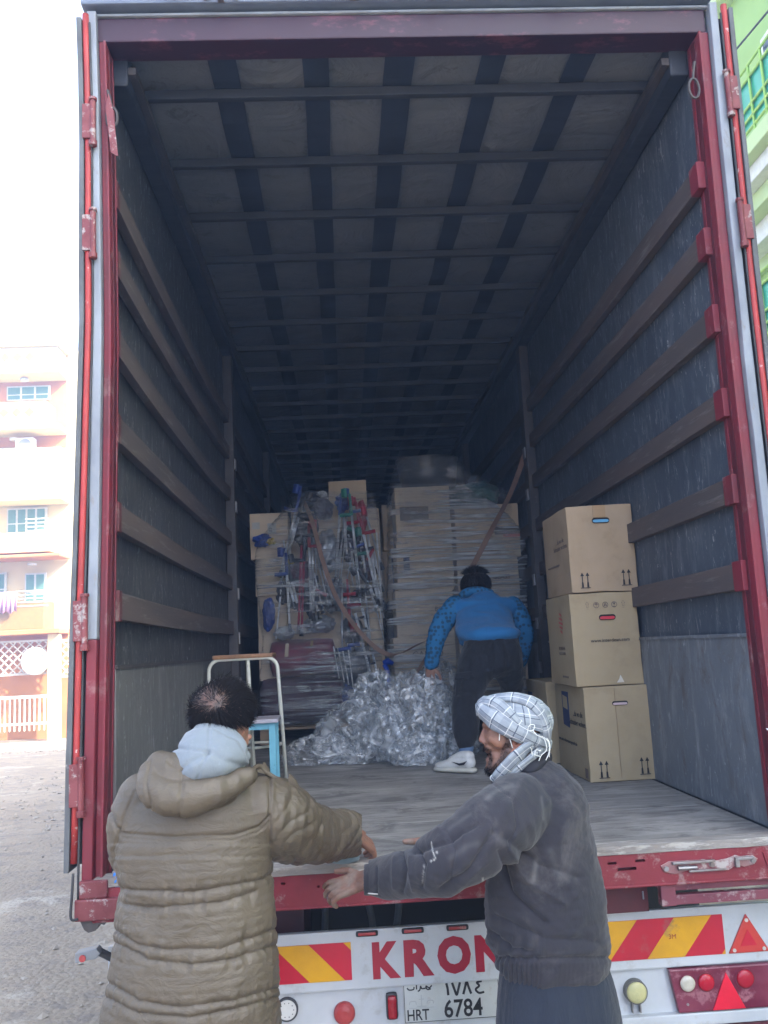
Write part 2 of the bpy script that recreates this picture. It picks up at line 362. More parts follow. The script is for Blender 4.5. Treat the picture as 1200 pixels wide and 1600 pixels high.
# battens
zb = [1.03, 1.38, 1.74, 2.10, 2.44, 2.74]
rr = random.Random(5)
for sx in (-1, 1):
    for iz, z in enumerate(zb):
        for si, (a, b_) in enumerate(((.125, 3.66), (3.80, 7.25), (7.4, 10.4), (10.6, 13.5))):
            q = MB(); n = 14; v = []; sag = (.045 if sx < 0 and iz > 2 and si == 0 else .01)*rr.uniform(.6, 1.2)
            for i in range(n+1):
                y = a+(b_-a)*i/n; d = -sag*4*(i/n)*(1-i/n); xo = .006*noise.noise(Vector((y, z*3, sx)))
                xi = (.012 if sx < 0 else WI-.012)+xo; xw = -.03 if sx < 0 else WI+.03
                v += [(xw, y, z-.105+d), (xi, y, z-.105+d), (xi, y, z+d), (xw, y, z+d)]
            q.add(v, [(i*4+k, i*4+4+k, i*4+4+(k+1) % 4, i*4+(k+1) % 4) for i in range(n) for k in range(4)]+[(0, 1, 2, 3), (4*n, 4*n+1, 4*n+2, 4*n+3)])
            bt = q.build('wall_batten', m_batten, TR, bevel=.003)
            if si == 0:
                x0, x1 = (-.03, .015) if sx < 0 else (WI-.017, WI+.03)
                bxo('batten_bracket', m_red if sx > 0 else m_oldred, bt, x0, x1, .05 if sx > 0 else .09, .135, z-.113, z+.008, bevel=.004)
# pillars
for sx in (-1, 1):
    for y in (3.66, 7.25, 10.42):
        x0, x1 = (-.03, .045) if sx < 0 else (WI-.045, WI+.03)
        p = bxo('side_pillar', m_pillar, TR, x0, x1, y, y+.14, 0, 3.3, bevel=.006)
        q = MB()
        for z in (.5, .85, 1.2, 1.9, 2.25): q.box(*((.045, .055) if sx < 0 else (WI-.055, WI-.045)), y+.03, y+.11, z, z+.09)
        q.build('pillar_pocket', m_steel, p, bevel=.003)
bxo("front_wall", m_tarpR, TR, -.06, WI+.06, LEN-.02, LEN+.05, -.1, 3.45)
# roof
ny, nx = 150, 30; V = []
for j in range(ny+1):
    for i in range(nx+1):
        x = -.03+(WI+.06)*i/nx; y = LEN*j/ny; ph = ((y-.37)/.577) % 1
        V.append((x, y, 3.372-.018*sin(pi*ph)*1+.014*noise.noise(Vector((x*2.2, y*2.2, 0)))))
F = [(j*(nx+1)+i, (j+1)*(nx+1)+i, (j+1)*(nx+1)+i+1, j*(nx+1)+i+1) for j in range(ny) for i in range(nx)]
n0 = len(V); V2 = [(p[0], p[1], p[2]+.004) for p in V]; F2 = [tuple(a+n0 for a in f[::-1]) for f in F]
me = bpy.data.meshes.new('r'); me.from_pydata(V+V2, [], F+F2); roof = link('roof_tarpaulin', me, mt_roof, TR, True)
for (xa, xb) in ((.394, .517), (.801, .917), (1.167, 1.301), (1.596, 1.707), (1.993, 2.108)):
    q = MB(); v = []; n = 90
    for j in range(n+1):
        y = .02+(LEN-.04)*j/n; ph = ((y-.37)/.577) % 1; z = 3.352-.018*sin(pi*ph); w = .008*noise.noise(Vector((xa*3, y*2, 0)))
        v += [(xa+w, y, z), (xb+w, y, z)]
    q.add(v, [(j*2, j*2+1, j*2+3, j*2+2) for j in range(n)]); q.build('roof_webbing', m_strip, TR, fix=False)
for k in range(23):
    y = .37+.577*k; q = MB(); q.box(.02, WI-.02, y-.018, y+.018, 3.29, 3.335); q.build('roof_bow', m_bow, TR, bevel=.005)
for sx in (-1, 1):
    x0, x1 = (-.03, .055) if sx < 0 else (WI-.055, WI+.03)
    bxo('roof_rail', m_bow, TR, x0, x1, .12, LEN, 3.2, 3.36, bevel=.01)
    x0, x1 = (.055, .09) if sx < 0 else (WI-.09, WI-.055)
    bxo('curtain_track', m_pillar, TR, x0, x1, .12, LEN, 3.25, 3.285)
# rear frame
hd = MB(); hd.box(-.05, WI+.07, 0, .13, 3.317, 3.425); header = hd.build('rear_header', M('shaded maroon header paint', (.034, .008, .022), .5, c2=(.024, .007, .02), vs=2, c3=(.10, .03, .05), v3=7, stretch=(.5, 1, 1)), TR, bevel=.006)  # darker than the red posts: the header's shade is in its colour
bxo('header_trim', m_gasket, header, -.1, WI+.1, -.012, .06, 3.427, 3.440, bevel=.008)
bxo('roof_edge', M('blue grey roof edge', (.16, .2, .28), .5, c2=(.12, .15, .22)), TR, -.1, WI+.1, -.05, .2, 3.455, 3.53, bevel=.012)
q = MB(); q.box(-.11, WI+.11, -.075, -.04, 3.535, 3.60); rsn = q.build('roof_sign_board', plain('white roof strip', (.75, .77, .78), .4), TR, bevel=.006)
for i, (a, b_) in enumerate(((0, .42), (.85, 1.32), (1.78, 2.2))):
    bxo('reflective_strip', plain('red reflective strip', (.5, .02, .05), .3), rsn, a, b_, -.078, -.0745, 3.55, 3.585, bevel=0)
for x in (.48, 1.03, 1.37, 1.92):
    q = MB(); q.tube([(x-.07, -.056, 3.462), (x-.035, -.06, 3.475), (x-.02, -.062, 3.50), (x+.02, -.062, 3.50), (x+.035, -.06, 3.475), (x+.07, -.056, 3.462)], .006, 6)
    q.box(x-.013, x+.013, -.07, -.05, 3.45, 3.535); q.build('roof_clip', m_steel, TR, sm=False)
for cx in ((.1, .5, 3.49), (.52, 1.0, 3.50), (1.42, 1.88, 3.49)):
    P = bez([(cx[0], -.06, 3.5), (cx[0]+(cx[1]-cx[0])*.3, -.062, 3.485), ((cx[0]+cx[1])/2, -.062, 3.468), (cx[1], -.06, 3.5)], 6)
    q = MB(); q.tube(P, .0035, 5); q.build('roof_cable', m_gasket, TR)
for side, s in (('L', -1), ('R', 1)):
    X = (lambda a, b_: (-b_, -a)) if s < 0 else (lambda a, b_: (WI+a, WI+b_))
    post = upright('rear_post', m_red, TR, *X(.0, .030 if s < 0 else .046), .0, .12, -.06, 3.317, side, bevel=.004)
    upright('post_flange', m_red, post, *X(.0, .010), -.012, .0, -.02, 3.317, side, bevel=.003)
    upright('groove_shade', m_darkred, post, *X(-.003, .001), .035, .075, .0, 3.30, side, bevel=0)  # flat dark strip, its colour standing for the shade in a recess
    upright('post_bead', m_red, post, *X(-.006, .001), .078, .088, .0, 3.30, side, bevel=.001)
    upright('weather_strip', m_gasket, post, *X(*((.032, .070) if s < 0 else (.048, .084))), -.03, .03, .85 if s < 0 else .6, 3.44, side, bevel=.006, wav=.006)
    upright('post_base', m_red, post, *X(*((.032, .070) if s < 0 else (.048, .084))), -.03, .03, -.08, .85 if s < 0 else .6, side, bevel=.006)
    # opened door folded round against the trailer's side
    X2 = (lambda a, b_: (-b_, -a)) if s < 0 else (lambda a, b_: (WI+a, WI+b_))
    f = bowD if s < 0 else bowR
    door = upright('rear_door', m_edge, TR, *X2(*((.110, .130) if s < 0 else (.124, .144))), -.045, 2.3, .03, 3.40, 'D' if s < 0 else side, bevel=.003, wav=.004)
    upright('door_gasket', m_rub, door, *X2(*((.072, .110) if s < 0 else (.086, .124))), .0, .05, .05, 3.38, 'D' if s < 0 else side, bevel=0, wav=.004)
    q = MB(); xx = -.096 if s < 0 else WI+.110
    pts = [(xx+f(z), -.03, z) for z in np.linspace(.06 if s < 0 else -.02, 3.42, 16)]
    q.tube(pts, .0135, 10); q.build('locking_rod', m_redrod, door, sm=True)
    q = MB(); xx = -.079 if s < 0 else WI+.093
    pts = [(xx+f(z)+.004*noise.noise(Vector((0, 0, z*2))), -.035, z) for z in np.linspace(-.12, 3.38, 30)]
    q.tube(pts, .0045, 6); q.build('door_cable', m_rub, door, sm=True)
    for z in ((.33, .92, 2.45, 2.93) if s < 0 else (.35, 1.05, 2.42, 3.0)):
        q = MB(); xa, xb = sorted((s*(.068 if s < 0 else .082)+(WI if s > 0 else 0), s*(.115 if s < 0 else .129)+(WI if s > 0 else 0))); fx = f(z)
        q.box(xa+fx, xb+fx, -.052, -.028, z-.075, z+.075)
        xc = (WI if s > 0 else 0)+s*(.072 if s < 0 else .086)+fx
        q.tube([(xc, -.05, z-.095), (xc, -.05, z+.095)], .012, 10)
        q.tube([(xc, -.05, z-.11), (xc, -.05, z-.088)], .017, 8); q.tube([(xc, -.05, z+.088), (xc, -.05, z+.1)], .017, 8)
        q.build('hinge', m_hinge if z < 2 or s > 0 else m_hinge, door, bevel=.002)
    # rope hook and shackle high on the post
    xc = (.022 if s < 0 else WI-.022); q = MB(); zc = 2.96 if s < 0 else 3.04
    ring = [(xc+.0+s*-.02*0+.022*cos(a), -.02, zc+.045*sin(a)) for a in np.linspace(0, 2*pi, 18)]
    q.tube(ring, .006, 6, caps=False); q.tube([(xc, -.02, zc+.045), (xc+s*.006, -.02, zc+.08), (xc+s*.02, -.01, zc+.13)], .006, 6)
    q.build('tie_ring', m_pillar, post)
# loose flap of tape at the left post top
q = MB(); q.slab([(.012, -.034, 3.06), (.03, -.035, 2.99), (.05, -.036, 2.78), (.02, -.035, 2.80), (.0, -.034, 3.0)], (0, .003, 0)); q.build('torn_strip', m_hinge, TR)
# torn plastic on right post
q = MB(); rr = random.Random(2)
for i in range(7):
    a = Vector((WI+.0+rr.uniform(-.03, .03), -.03, .40+rr.uniform(-.01, .02))); q.slab([a, a+Vector((.05, -.01, rr.uniform(-.02, .015))), a+Vector((.08, -.012, -.03+rr.uniform(-.02, .02))), a+Vector((.02, -.006, -.02))], (0, .002, .001))
q.build('torn_wrap', plain('white plastic scrap', (.7, .74, .76), .4), TR)
# sill with slots
def face_with_slots(b_, x0, x1, z0, z1, y, th, slots):
    """plate with rectangular openings"""
    xs = sorted(set([x0, x1]+[s_[0] for s_ in slots]+[s_[1] for s_ in slots])); zs = sorted(set([z0, z1]+[s_[2] for s_ in slots]+[s_[3] for s_ in slots]))
    for i in range(len(xs)-1):
        for j in range(len(zs)-1):
            cx, cz = (xs[i]+xs[i+1])/2, (zs[j]+zs[j+1])/2
            if any(s_[0] < cx < s_[1] and s_[2] < cz < s_[3] for s_ in slots): continue
            b_.quad((xs[i], y, zs[j]), (xs[i+1], y, zs[j]), (xs[i+1], y, zs[j+1]), (xs[i], y, zs[j+1]))
    for s_ in slots:
        a, c_, e, g = s_
        b_.quad((a, y, e), (a, y+th, e), (c_, y+th, e), (c_, y, e)); b_.quad((a, y, g), (a, y+th, g), (c_, y+th, g), (c_, y, g))
        b_.quad((a, y, e), (a, y+th, e), (a, y+th, g), (a, y, g)); b_.quad((c_, y, e), (c_, y+th, e), (c_, y+th, g), (c_, y, g))
slots = [(1.805, 1.838, -.062, -.053), (1.908, 1.944, -.059, -.049), (1.84, 1.91, -.086, -.074), (.612, .628, -.058, -.050), (.742, .750, -.076, -.068), (1.36, 1.42, -.085, -.075), (.30, .36, -.075, -.065)]
q = MB(); face_with_slots(q, -.06, WI+.06, -.142, -.03, -.03, .02, slots)
v = []; q.quad((-.06, -.03, -.142), (WI+.06, -.03, -.142), (WI+.06, .09, -.148), (-.06, .09, -.148))
q.quad((-.06, -.03, -.142), (-.06, .09, -.148), (-.06, .09, -.03), (-.06, -.03, -.03)); q.quad((WI+.06, -.03, -.142), (WI+.06, .09, -.148), (WI+.06, .09, -.03), (WI+.06, -.03, -.03))
sill = q.build('rear_sill', m_redface, TR)
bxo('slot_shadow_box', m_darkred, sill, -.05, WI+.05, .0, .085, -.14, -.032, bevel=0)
q = MB(); q.tube([(-.055, -.03, -.142), (WI+.055, -.03, -.142)], .005, 8); q.build('sill_lip', m_redface, sill)
# latch plate
P = [(2.0, -.075), (2.03, -.062), (2.16, -.062), (2.20, -.070), (2.25, -.064), (2.28, -.054), (2.30, -.060), (2.345, -.058), (2.365, -.072), (2.35, -.090), (2.31, -.098), (2.285, -.088), (2.25, -.106), (2.21, -.100), (2.10, -.098), (2.05, -.108), (2.01, -.098)]
q = MB(); q.slab([(x, -.036, z) for x, z in P], (0, .005, 0)); lat = q.build('door_latch', M('scuffed latch steel', (.30, .17, .17), .45, .3, c2=(.2, .06, .07), c3=(.42, .38, .37), v3=16, a3=.5, b3=.6), sill, bevel=.002)
q = MB(); q.box(2.04, 2.20, -.05, -.036, -.072, -.063); q.box(2.28, 2.345, -.052, -.036, -.070, -.060); q.box(2.10, 2.24, -.046, -.036, -.103, -.096)
q.box(2.275, 2.29, -.05, -.036, -.095, -.06)
q.build('latch_rail', m_steel, lat, bevel=.002)
for x, z in ((2.018, -.086), (2.345, -.076), (2.19, -.082)):
    q = MB(); q.disc((x, -.036, z), .009, (0, -1, 0), .007, 10); q.build('latch_bolt', m_steel, lat)
q = MB(); q.tube([(2.06, -.045, -.086), (2.10, -.045, -.086)], .008, 8); q.tube([(2.10, -.045, -.086), (2.13, -.045, -.086)], .0065, 8); q.build('latch_pin', m_steel, lat)
q = MB(); q.slab([(2.385, -.036, -.05), (2.5, -.036, -.05), (2.5, -.036, -.115), (2.40, -.036, -.105)], (0, .006, 0)); q.build('hinge_plate', m_redface, sill, bevel=.002)
# corner casting lower left, broken below
q = MB(); q.box(-.115, .07, -.05, .06, -.135, -.062); q.box(-.1, .0, -.045, .05, -.062, .0)
cc = q.build('corner_casting', m_hinge, TR, bevel=.006)
q = MB(); q.slab([(-.1, -.03, -.137), (.0, -.03, -.137), (-.015, -.03, -.155), (-.03, -.03, -.15), (-.045, -.03, -.172), (-.07, -.03, -.178), (-.085, -.03, -.168)], (0, .06, 0)); q.build('bent_bracket', m_pillar, cc)
q = MB(); q.tube(bez([(-.118, -.05, .03), (-.122, -.052, -.05), (-.125, -.052, -.12), (-.1, -.05, -.125)], 5), .005, 6); q.build('hanging_cable', m_rub, cc, sm=True)
# dirt heap on the sill corner
q = MB(); 
for i in range(26):
    a = random.uniform(.0, .12); q.disc((a+.01, random.uniform(-.03, .1), .0), random.uniform(.012, .03), (random.uniform(-.3, .3), random.uniform(-.3, .3), 1), .004, 7, dome=random.uniform(.006, .018))
q.build('dust_pile', M('dust', (.28, .24, .22), .95), dk, sm=True)
# chassis
m_ch = M('dark chassis paint', (.05, .012, .016), .6, c2=(.03, .01, .014))
bxo('chassis_beam', m_ch, TR, .55, .67, .35, 13.2, -.5, -.1); bxo('chassis_beam', m_ch, TR, 1.81, 1.93, .25, 13.2, -.5, -.1)
for y in np.arange(.5, 13, 1.2): bxo('cross_member', m_ch, TR, -.02, WI+.02, y, y+.08, -.17, -.102, bevel=0)
q = MB(); q.box(1.75, 1.985, .10, .16, -.27, -.15); q.build('bumper_bracket', m_darkred, TR, bevel=.003)
bxo('bracket_slot', m_gasket, TR, 1.962, 1.968, .093, .099, -.225, -.195, bevel=.002)
# red folding frame under the sill at the right
q = MB(); q.box(2.02, 2.6, -.0, .04, -.175, -.145); q.box(2.02, 2.6, .0, .03, -.225, -.19)
q.box(2.02, 2.05, .03, .5, -.19, -.15); q.box(2.0, 2.055, -.01, .03, -.225, -.14); q.box(2.02, 2.6, .5, .54, -.19, -.15)
q.build('step_frame', M('dusty maroon steel', (.20, .05, .07), .55, c2=(.14, .03, .05), c3=(.32, .24, .25), v3=12), TR, bevel=.003)
# hanging hoses behind the gap
for x0, x1 in ((.86, .95), (1.05, 1.0), (1.45, 1.5), (.72, .72)):
    q = MB(); q.tube(bez([(x0, .5, -.12), ((x0+x1)/2+.03, .48, -.3), (x1, .5, -.55)], 6), .014, 8); q.build('air_hose', M('grey hose', (.08, .09, .1), .5), TR, sm=True)
bxo('axle_cover', plain('black mudguard', (.02, .022, .025), .6), TR, .0, WI, .9, .93, -.62, -.2, bevel=.01)
m_tyre = M('tyre rubber', (.03, .03, .03), .85); m_rim = M('dusty rim', (.2, .2, .19), .6, .4)
for y in (2.6, 3.95, 5.3):
    for s, x in ((-1, .02), (1, WI-.37)):
        q = MB(); R_ = .5; zc = G0+.5; prof = [(0, .30), (0, .44), (.03, .49), (.08, .5), (.27, .5), (.32, .49), (.35, .44), (.35, .30)]; n = 28
        v = [(x+w, y+r_*cos(2*pi*k/n), zc+r_*sin(2*pi*k/n)) for w, r_ in prof for k in range(n)]
        q.add(v, [(i*n+k, i*n+(k+1) % n, ((i+1) % 8)*n+(k+1) % n, ((i+1) % 8)*n+k) for i in range(8) for k in range(n)])
        w = q.build('wheel', m_tyre, TR, sm=False); q = MB(); q.disc((x+.05, y, zc), .305, (1, 0, 0), .24, 24); q.build('rim', m_rim, w)
for s in (-1, 1): q = MB(); q.box(.3, WI-.3, 2.55, 2.65, -.67, -.55)
q.box(.3, WI-.3, 3.9, 4.0, -.67, -.55); q.box(.3, WI-.3, 5.25, 5.35, -.67, -.55); q.build('axle', m_ch, TR)
q = MB()
for x in (.4, WI-.52): q.box(x, x+.12, 10.5, 10.62, gz(0, 10.5), -.1); q.box(x-.08, x+.2, 10.4, 10.72, gz(0, 10.5), gz(0, 10.5)+.03)
q.build('landing_leg', m_ch, TR)
# ---- rear bumper board
YB = .15
m_white = M('dirty white board', (.50, .53, .56), .45, c2=(.42, .445, .47), vs=3, c3=(.33, .31, .285), v3=7, a3=.56, b3=.74, bs=30, bst=.04)
BB = bxo('bumper_board', m_white, TR, -.05, WI+.05, YB, YB+.03, -.492, -.282, bevel=.006)
LP_ = bxo('lamp_board', m_white, TR, -.05, WI+.05, YB+.02, YB+.05, -.86, -.494, bevel=.004)
m_rred = M('retroreflective red', (.50, .010, .035), .35, c2=(.42, .012, .03), vs=5, c3=(.36, .08, .08), v3=9, a3=.60, b3=.72, bst=.05, bs=300)
m_ryel = M('retroreflective yellow', (.66, .34, .01), .35, c2=(.55, .28, .015), vs=5, c3=(.36, .21, .06), v3=9, a3=.58, b3=.68, bst=.05, bs=300)
def chevron(name, x0, x1, z0, z1, per, slope, ph):
    """striped reflective plate: diagonal bands clipped to the plate"""
    o = bxo(name, m_rred, BB, x0, x1, YB-.0035, YB-.0005, z0, z1, bevel=0)
    q = MB(); H = z1-z0; k = -8
    while k < 9:
        a = ph+k*per; b_ = a+per/2
        # band edges at bottom a..b, at top shifted by slope*H
        poly = [(a, z0), (b_, z0), (b_+slope*H, z1), (a+slope*H, z1)]
        def clip(poly, x, keep):
            out = []
            for i in range(len(poly)):
                p, r_ = poly[i], poly[(i+1) % len(poly)]; ip = keep(p[0]); iq = keep(r_[0])
                if ip: out.append(p)
                if ip != iq:
                    t_ = (x-p[0])/(r_[0]-p[0]); out.append((x, p[1]+(r_[1]-p[1])*t_))
            return out
        pl = clip(poly, x0, lambda v_: v_ >= x0-1e-9)
        if len(pl) > 2: pl = clip(pl, x1, lambda v_: v_ <= x1+1e-9)
        if len(pl) > 2: q.slab([(x, YB-.0050, z) for x, z in pl], (0, .0014, 0))
        k += 1
    if q.v: q.build('yellow_stripe', m_ryel, o, fix=True)
    return o
chevron('chevron_plate', .30, .852, -.455, -.322, .262, -1.0, .695)
chevron('chevron_plate', 1.72, 2.28, -.455, -.312, .290, .82, 1.975-.29)
text_on('maker_mark', '3M', plain('dark red print', (.25, .02, .02), .5), BB, (2.065, YB-.0055, -.388), (1, 0, 0), (0, 0, 1), h=.017, offset=.0, extr=.0005)
m_let = M('dark red lettering', (.34, .010, .03), .45, c2=(.30, .01, .03), c3=(.5, .2, .2), v3=30, a3=.68, b3=.7, bst=0)
xk = .931; widths = [('K', .105), ('R', .112), ('O', .128), ('N', .12), ('E', .10)]; gap = [.014, .014, .016, .018, 0]
for (ch, w), g in zip(widths, gap):
    text_on('letter', ch, m_let, BB, (xk, YB-.0010, -.460), (1, 0, 0), (0, 0, 1), w=w, h=.131 if ch != 'O' else .135, offset=.055, extr=.0008); xk += w+g
m_lens = M('red lamp lens', (.30, .012, .02), .25, c2=(.4, .03, .04), vs=30, bst=.1, bs=200)
m_lensd = M('dusty red lens', (.42, .06, .06), .4, c2=(.34, .03, .03), vs=12, c3=(.45, .25, .22), v3=6)
for x in (.915, 1.088, 1.258):
    q = MB(); q.box(x-.042, x+.042, YB-.006, YB, -.305, -.286); o = q.build('marker_lamp', m_rub, BB, bevel=.007); q = MB(); q.box(x-.033, x+.033, YB-.012, YB-.004, -.301, -.290); q.build('lamp_lens', m_lensd, o, bevel=.003)
tri = [(2.292, -.455), (2.452, -.455), (2.372, -.315)]
q = MB(); q.slab([(x, YB-.006, z) for x, z in tri], (0, .005, 0)); o = q.build('triangle_reflector', plain('worn red reflector', (.55, .05, .04), .35), BB, bevel=.004)
q = MB(); q.slab([(x, YB-.0075, z) for x, z in [(2.34, -.43), (2.404, -.43), (2.372, -.372)]], (0, .002, 0)); q.build('inner_triangle', m_rred, o)
q = MB()
for x, z in ((2.314, -.444), (2.43, -.444), (2.372, -.338)): q.disc((x, YB-.006, z), .007, (0, -1, 0), .003, 10)
q.build('screw', plain('pale screw', (.6, .6, .58), .4, .4), o)
YL = YB+.02
q = MB(); q.disc((.818, YL, -.575), .040, (0, -1, 0), .012, 28, dome=.018); o = q.build('round_reflector', m_lensd, LP_, sm=False)
q = MB(); q.disc((.605, YL, -.548), .042, (0, -1, 0), .012, 28); o = q.build('round_lamp', m_rub, LP_); q = MB(); q.disc((.605, YL-.012, -.548), .035, (0, -1, 0), .003, 28); o2 = q.build('lamp_face', plain('dusty white lamp', (.62, .62, .6), .4), o)
q = MB(); 
for a in np.arange(0, 2*pi, pi/5): q.disc((.605+.025*cos(a), YL-.015, -.548+.025*sin(a)), .002, (0, -1, 0), .0015, 6)
q.build('lamp_hole', m_rub, o2)
q = MB(); q.disc((1.921, YL, -.568), .043, (0, -1, 0), .03, 32); o = q.build('fog_lamp', plain('grey lamp shell', (.14, .14, .13), .5), LP_)
q = MB(); q.disc((1.921, YL-.03, -.568), .038, (0, -1, 0), .003, 32, dome=.008); q.build('lamp_lens', M('yellowed fog lens', (.50, .48, .24), .3, c2=(.42, .42, .22), vs=18, bs=90, bst=.5, bd=.004), o, sm=True)
q = MB(); q.box(1.903, 1.908, YL-.02, YL, -.645, -.61); q.box(1.932, 1.937, YL-.02, YL, -.645, -.61); q.build('lamp_bracket', m_steel, o)
q = MB(); q.box(.975, 1.018, YL-.02, YL, -.608, -.512); o = q.build('side_lamp', m_rub, LP_, bevel=.012); q = MB(); q.box(.980, 1.014, YL-.032, YL-.018, -.60, -.52); q.build('lamp_lens', m_lens, o, bevel=.012)
# rear light cluster
q = MB(); q.slab([(2.052, YL-.03, -.497), (2.60, YL-.03, -.497), (2.60, YL-.03, -.652), (2.078, YL-.03, -.652)], (0, .03, 0)); cl = q.build('light_cluster', M('dark red cluster lens', (.12, .008, .03), .3, c2=(.2, .04, .07), vs=5, c3=(.3, .12, .15), v3=9), LP_, bevel=.006)
for i, (x, z, r_, mt_) in enumerate(((2.118, -.548, .029, M('clear indicator lens', (.45, .42, .34), .15, c2=(.55, .52, .45), vs=30, bs=120, bst=.4)), (2.19, -.548, .031, plain('red round lens', (.42, .01, .03), .15, bs=120, bst=.3)), (2.342, -.545, .033, plain('red stop lens', (.38, .01, .03), .15, bs=120, bst=.3)))):
    q = MB(); q.disc((x, YL-.03, z), r_*1.12, (0, -1, 0), .003, 26); oo = q.build('lamp_ring', plain('ring plastic', (.16, .02, .04), .3), cl); q = MB(); q.disc((x, YL-.033, z), r_, (0, -1, 0), .002, 26, dome=.008); q.build('lamp_lens', mt_, oo, sm=True)
q = MB(); q.slab([(2.205, YL-.036, -.648), (2.332, YL-.036, -.648), (2.268, YL-.036, -.517)], (0, .006, 0)); o = q.build('triangle_reflector', M('bright red reflector', (.75, .012, .045), .3, bst=.1, bs=400), cl, bevel=.002)
q = MB(); q.disc((2.112, YL-.03, -.622), .005, (0, -1, 0), .003, 8); q.build('screw', m_steel, cl)
bxo('lower_bumper', m_white, TR, 1.55, WI+.05, YL-.03, YL+.06, -.70, -.655, bevel=.006); bxo('bumper_rail', m_darkred, TR, 1.8, WI+.05, YL-.02, YL+.06, -.76, -.705)
# number plate
PLT = bxo('number_plate', M('white number plate', (.52, .54, .53), .35, c2=(.46, .48, .47), vs=7, c3=(.45, .44, .42), v3=22, a3=.62, b3=.68, bst=.05), LP_, 1.040, 1.405, YL-.008, YL-.002, -.628, -.488, bevel=.003)
q = MB(); yy = YL-.0086
q.box(1.043, 1.402, yy, yy+.0006, -.625, -.623); q.box(1.043, 1.045, yy, yy+.0006, -.623, -.49); q.box(1.4, 1.402, yy, yy+.0006, -.623, -.49)
m_blk = plain('black plate print', (.018, .018, .02), .4); q.build('plate_border', m_blk, PLT)
text_on('plate_text', 'HRT', m_blk, PLT, (1.053, yy, -.618), (1, 0, 0), (0, 0, 1), w=.082, h=.038, offset=.012, extr=.0005)
text_on('plate_text', '6784', m_blk, PLT, (1.192, yy, -.617), (1, 0, 0), (0, 0, 1), w=.145, h=.064, offset=.016, extr=.0005)
def stroke(b_, pts, w, y=None, n=6):
    P = bez([(x, 0, z) for x, z in pts], n); P = [Vector((p[0], (y or yy), p[2])) for p in P]; b_.ribbon(P, w, .0008, (0, 0, 1)) if False else None
    v = []; 
    for i, p in enumerate(P):
        t_ = (P[min(i+1, len(P)-1)]-P[max(i-1, 0)]).normalized(); nrm = Vector((-t_.z, 0, t_.x))*w/2; v += [p+nrm, p-nrm]
    b_.add(v, [(2*i, 2*i+1, 2*i+3, 2*i+2) for i in range(len(P)-1)])
q = MB()   # eastern digits 1784 and the province name, pen-drawn
X0 = 1.205
stroke(q, [(X0, -.495), (X0+.004, -.515), (X0+.005, -.538)], .009)
stroke(q, [(X0+.022, -.495), (X0+.03, -.52), (X0+.037, -.538), (X0+.044, -.52), (X0+.052, -.495)], .009)
stroke(q, [(X0+.062, -.538), (X0+.070, -.515), (X0+.077, -.495), (X0+.084, -.515), (X0+.092, -.538)], .009)
stroke(q, [(X0+.135, -.496), (X0+.116, -.500), (X0+.124, -.512), (X0+.110, -.524), (X0+.122, -.537), (X0+.142, -.535)], .008)
stroke(q, [(1.150, -.499), (1.140, -.507), (1.128, -.500), (1.132, -.512), (1.146, -.511)], .005); stroke(q, [(1.128, -.507), (1.112, -.508), (1.108, -.499), (1.104, -.512), (1.096, -.517)], .005)
stroke(q, [(1.092, -.493), (1.092, -.510)], .005); stroke(q, [(1.083, -.500), (1.080, -.509), (1.064, -.510), (1.056, -.503)], .005)
q.build('plate_script', m_blk, PLT, fix=False)
q = MB()  # faint embossed emblem
stroke(q, [(1.108, -.57), (1.108, -.53)], .004); stroke(q, [(1.09, -.57), (1.126, -.57)], .003); stroke(q, [(1.062, -.562), (1.066, -.552), (1.085, -.552), (1.088, -.563)], .003); stroke(q, [(1.128, -.562), (1.132, -.552), (1.15, -.552), (1.153, -.563)], .003); stroke(q, [(1.06, -.575), (1.155, -.575)], .002); stroke(q, [(1.098, -.545), (1.118, -.545)], .003)
q.build('plate_emblem', plain('faint grey print', (.42, .44, .44), .4), PLT, fix=False)
# side marker lamp on its arm, left
q = MB(); q.slab([(-.135, .03, -.262), (-.06, .03, -.250), (-.045, .03, -.268), (-.062, .03, -.285), (-.135, .03, -.296)], (0, .05, 0)); sm_ = q.build('outline_marker', plain('grey marker housing', (.22, .23, .24), .5), TR, bevel=.004)
q = MB(); q.disc((-.108, .03, -.280), .012, (0, -1, 0), .004, 14); q.build('marker_lens', m_lensd, sm_)
q = MB(); q.tube([(-.055, .06, -.27), (.06, .12, -.36), (.15, .15, -.37)], .014, 8); q.build('marker_arm', m_rub, sm_)
# ================================================================== BUILDINGS
m_cream = M('cream plaster', (.70, .54, .28), .85, c2=(.64, .49, .25), vs=.6)
m_whitep = M('white plaster', (.66, .56, .33), .8, c2=(.60, .50, .29), vs=.5)
m_orange = M('orange plaster', (.50, .22, .07), .85, c2=(.42, .18, .06), vs=.8)
m_ydia = plain('ochre tile', (.30, .17, .05), .6)
m_glassL = plain('teal window glass', (.10, .20, .15), .4)
m_frameW = plain('white window frame', (.55, .55, .5), .5)
m_iron = plain('painted iron', (.55, .5, .42), .5)
XL, YL0 = -17.0, 30.0
HB = empty('apartment_block', (-13.5, YL0, gz(0, YL0)), 'sunlit cream apartment block with diamond patterned balconies beyond the road', 'building')
def fp(px, py, Y=YL0): p = atY(px, py, Y); return p.x, p.z
xR = fp(112, 800)[0]; zg = gz(0, YL0)-.3
ztop = fp(60, 541)[1]
bxo('wall', m_whitep, HB, -28, xR, YL0, YL0+9, zg, ztop, bevel=0)
bxo('orange_wall', m_orange, HB, -28, xR-.2, YL0-.05, YL0-.002, fp(60, 700)[1], fp(60, 590)[1], bevel=0)
bxo('orange_wall', m_orange, HB, -28, xR-.1, YL0-.05, YL0-.002, zg, fp(60, 990)[1], bevel=0)
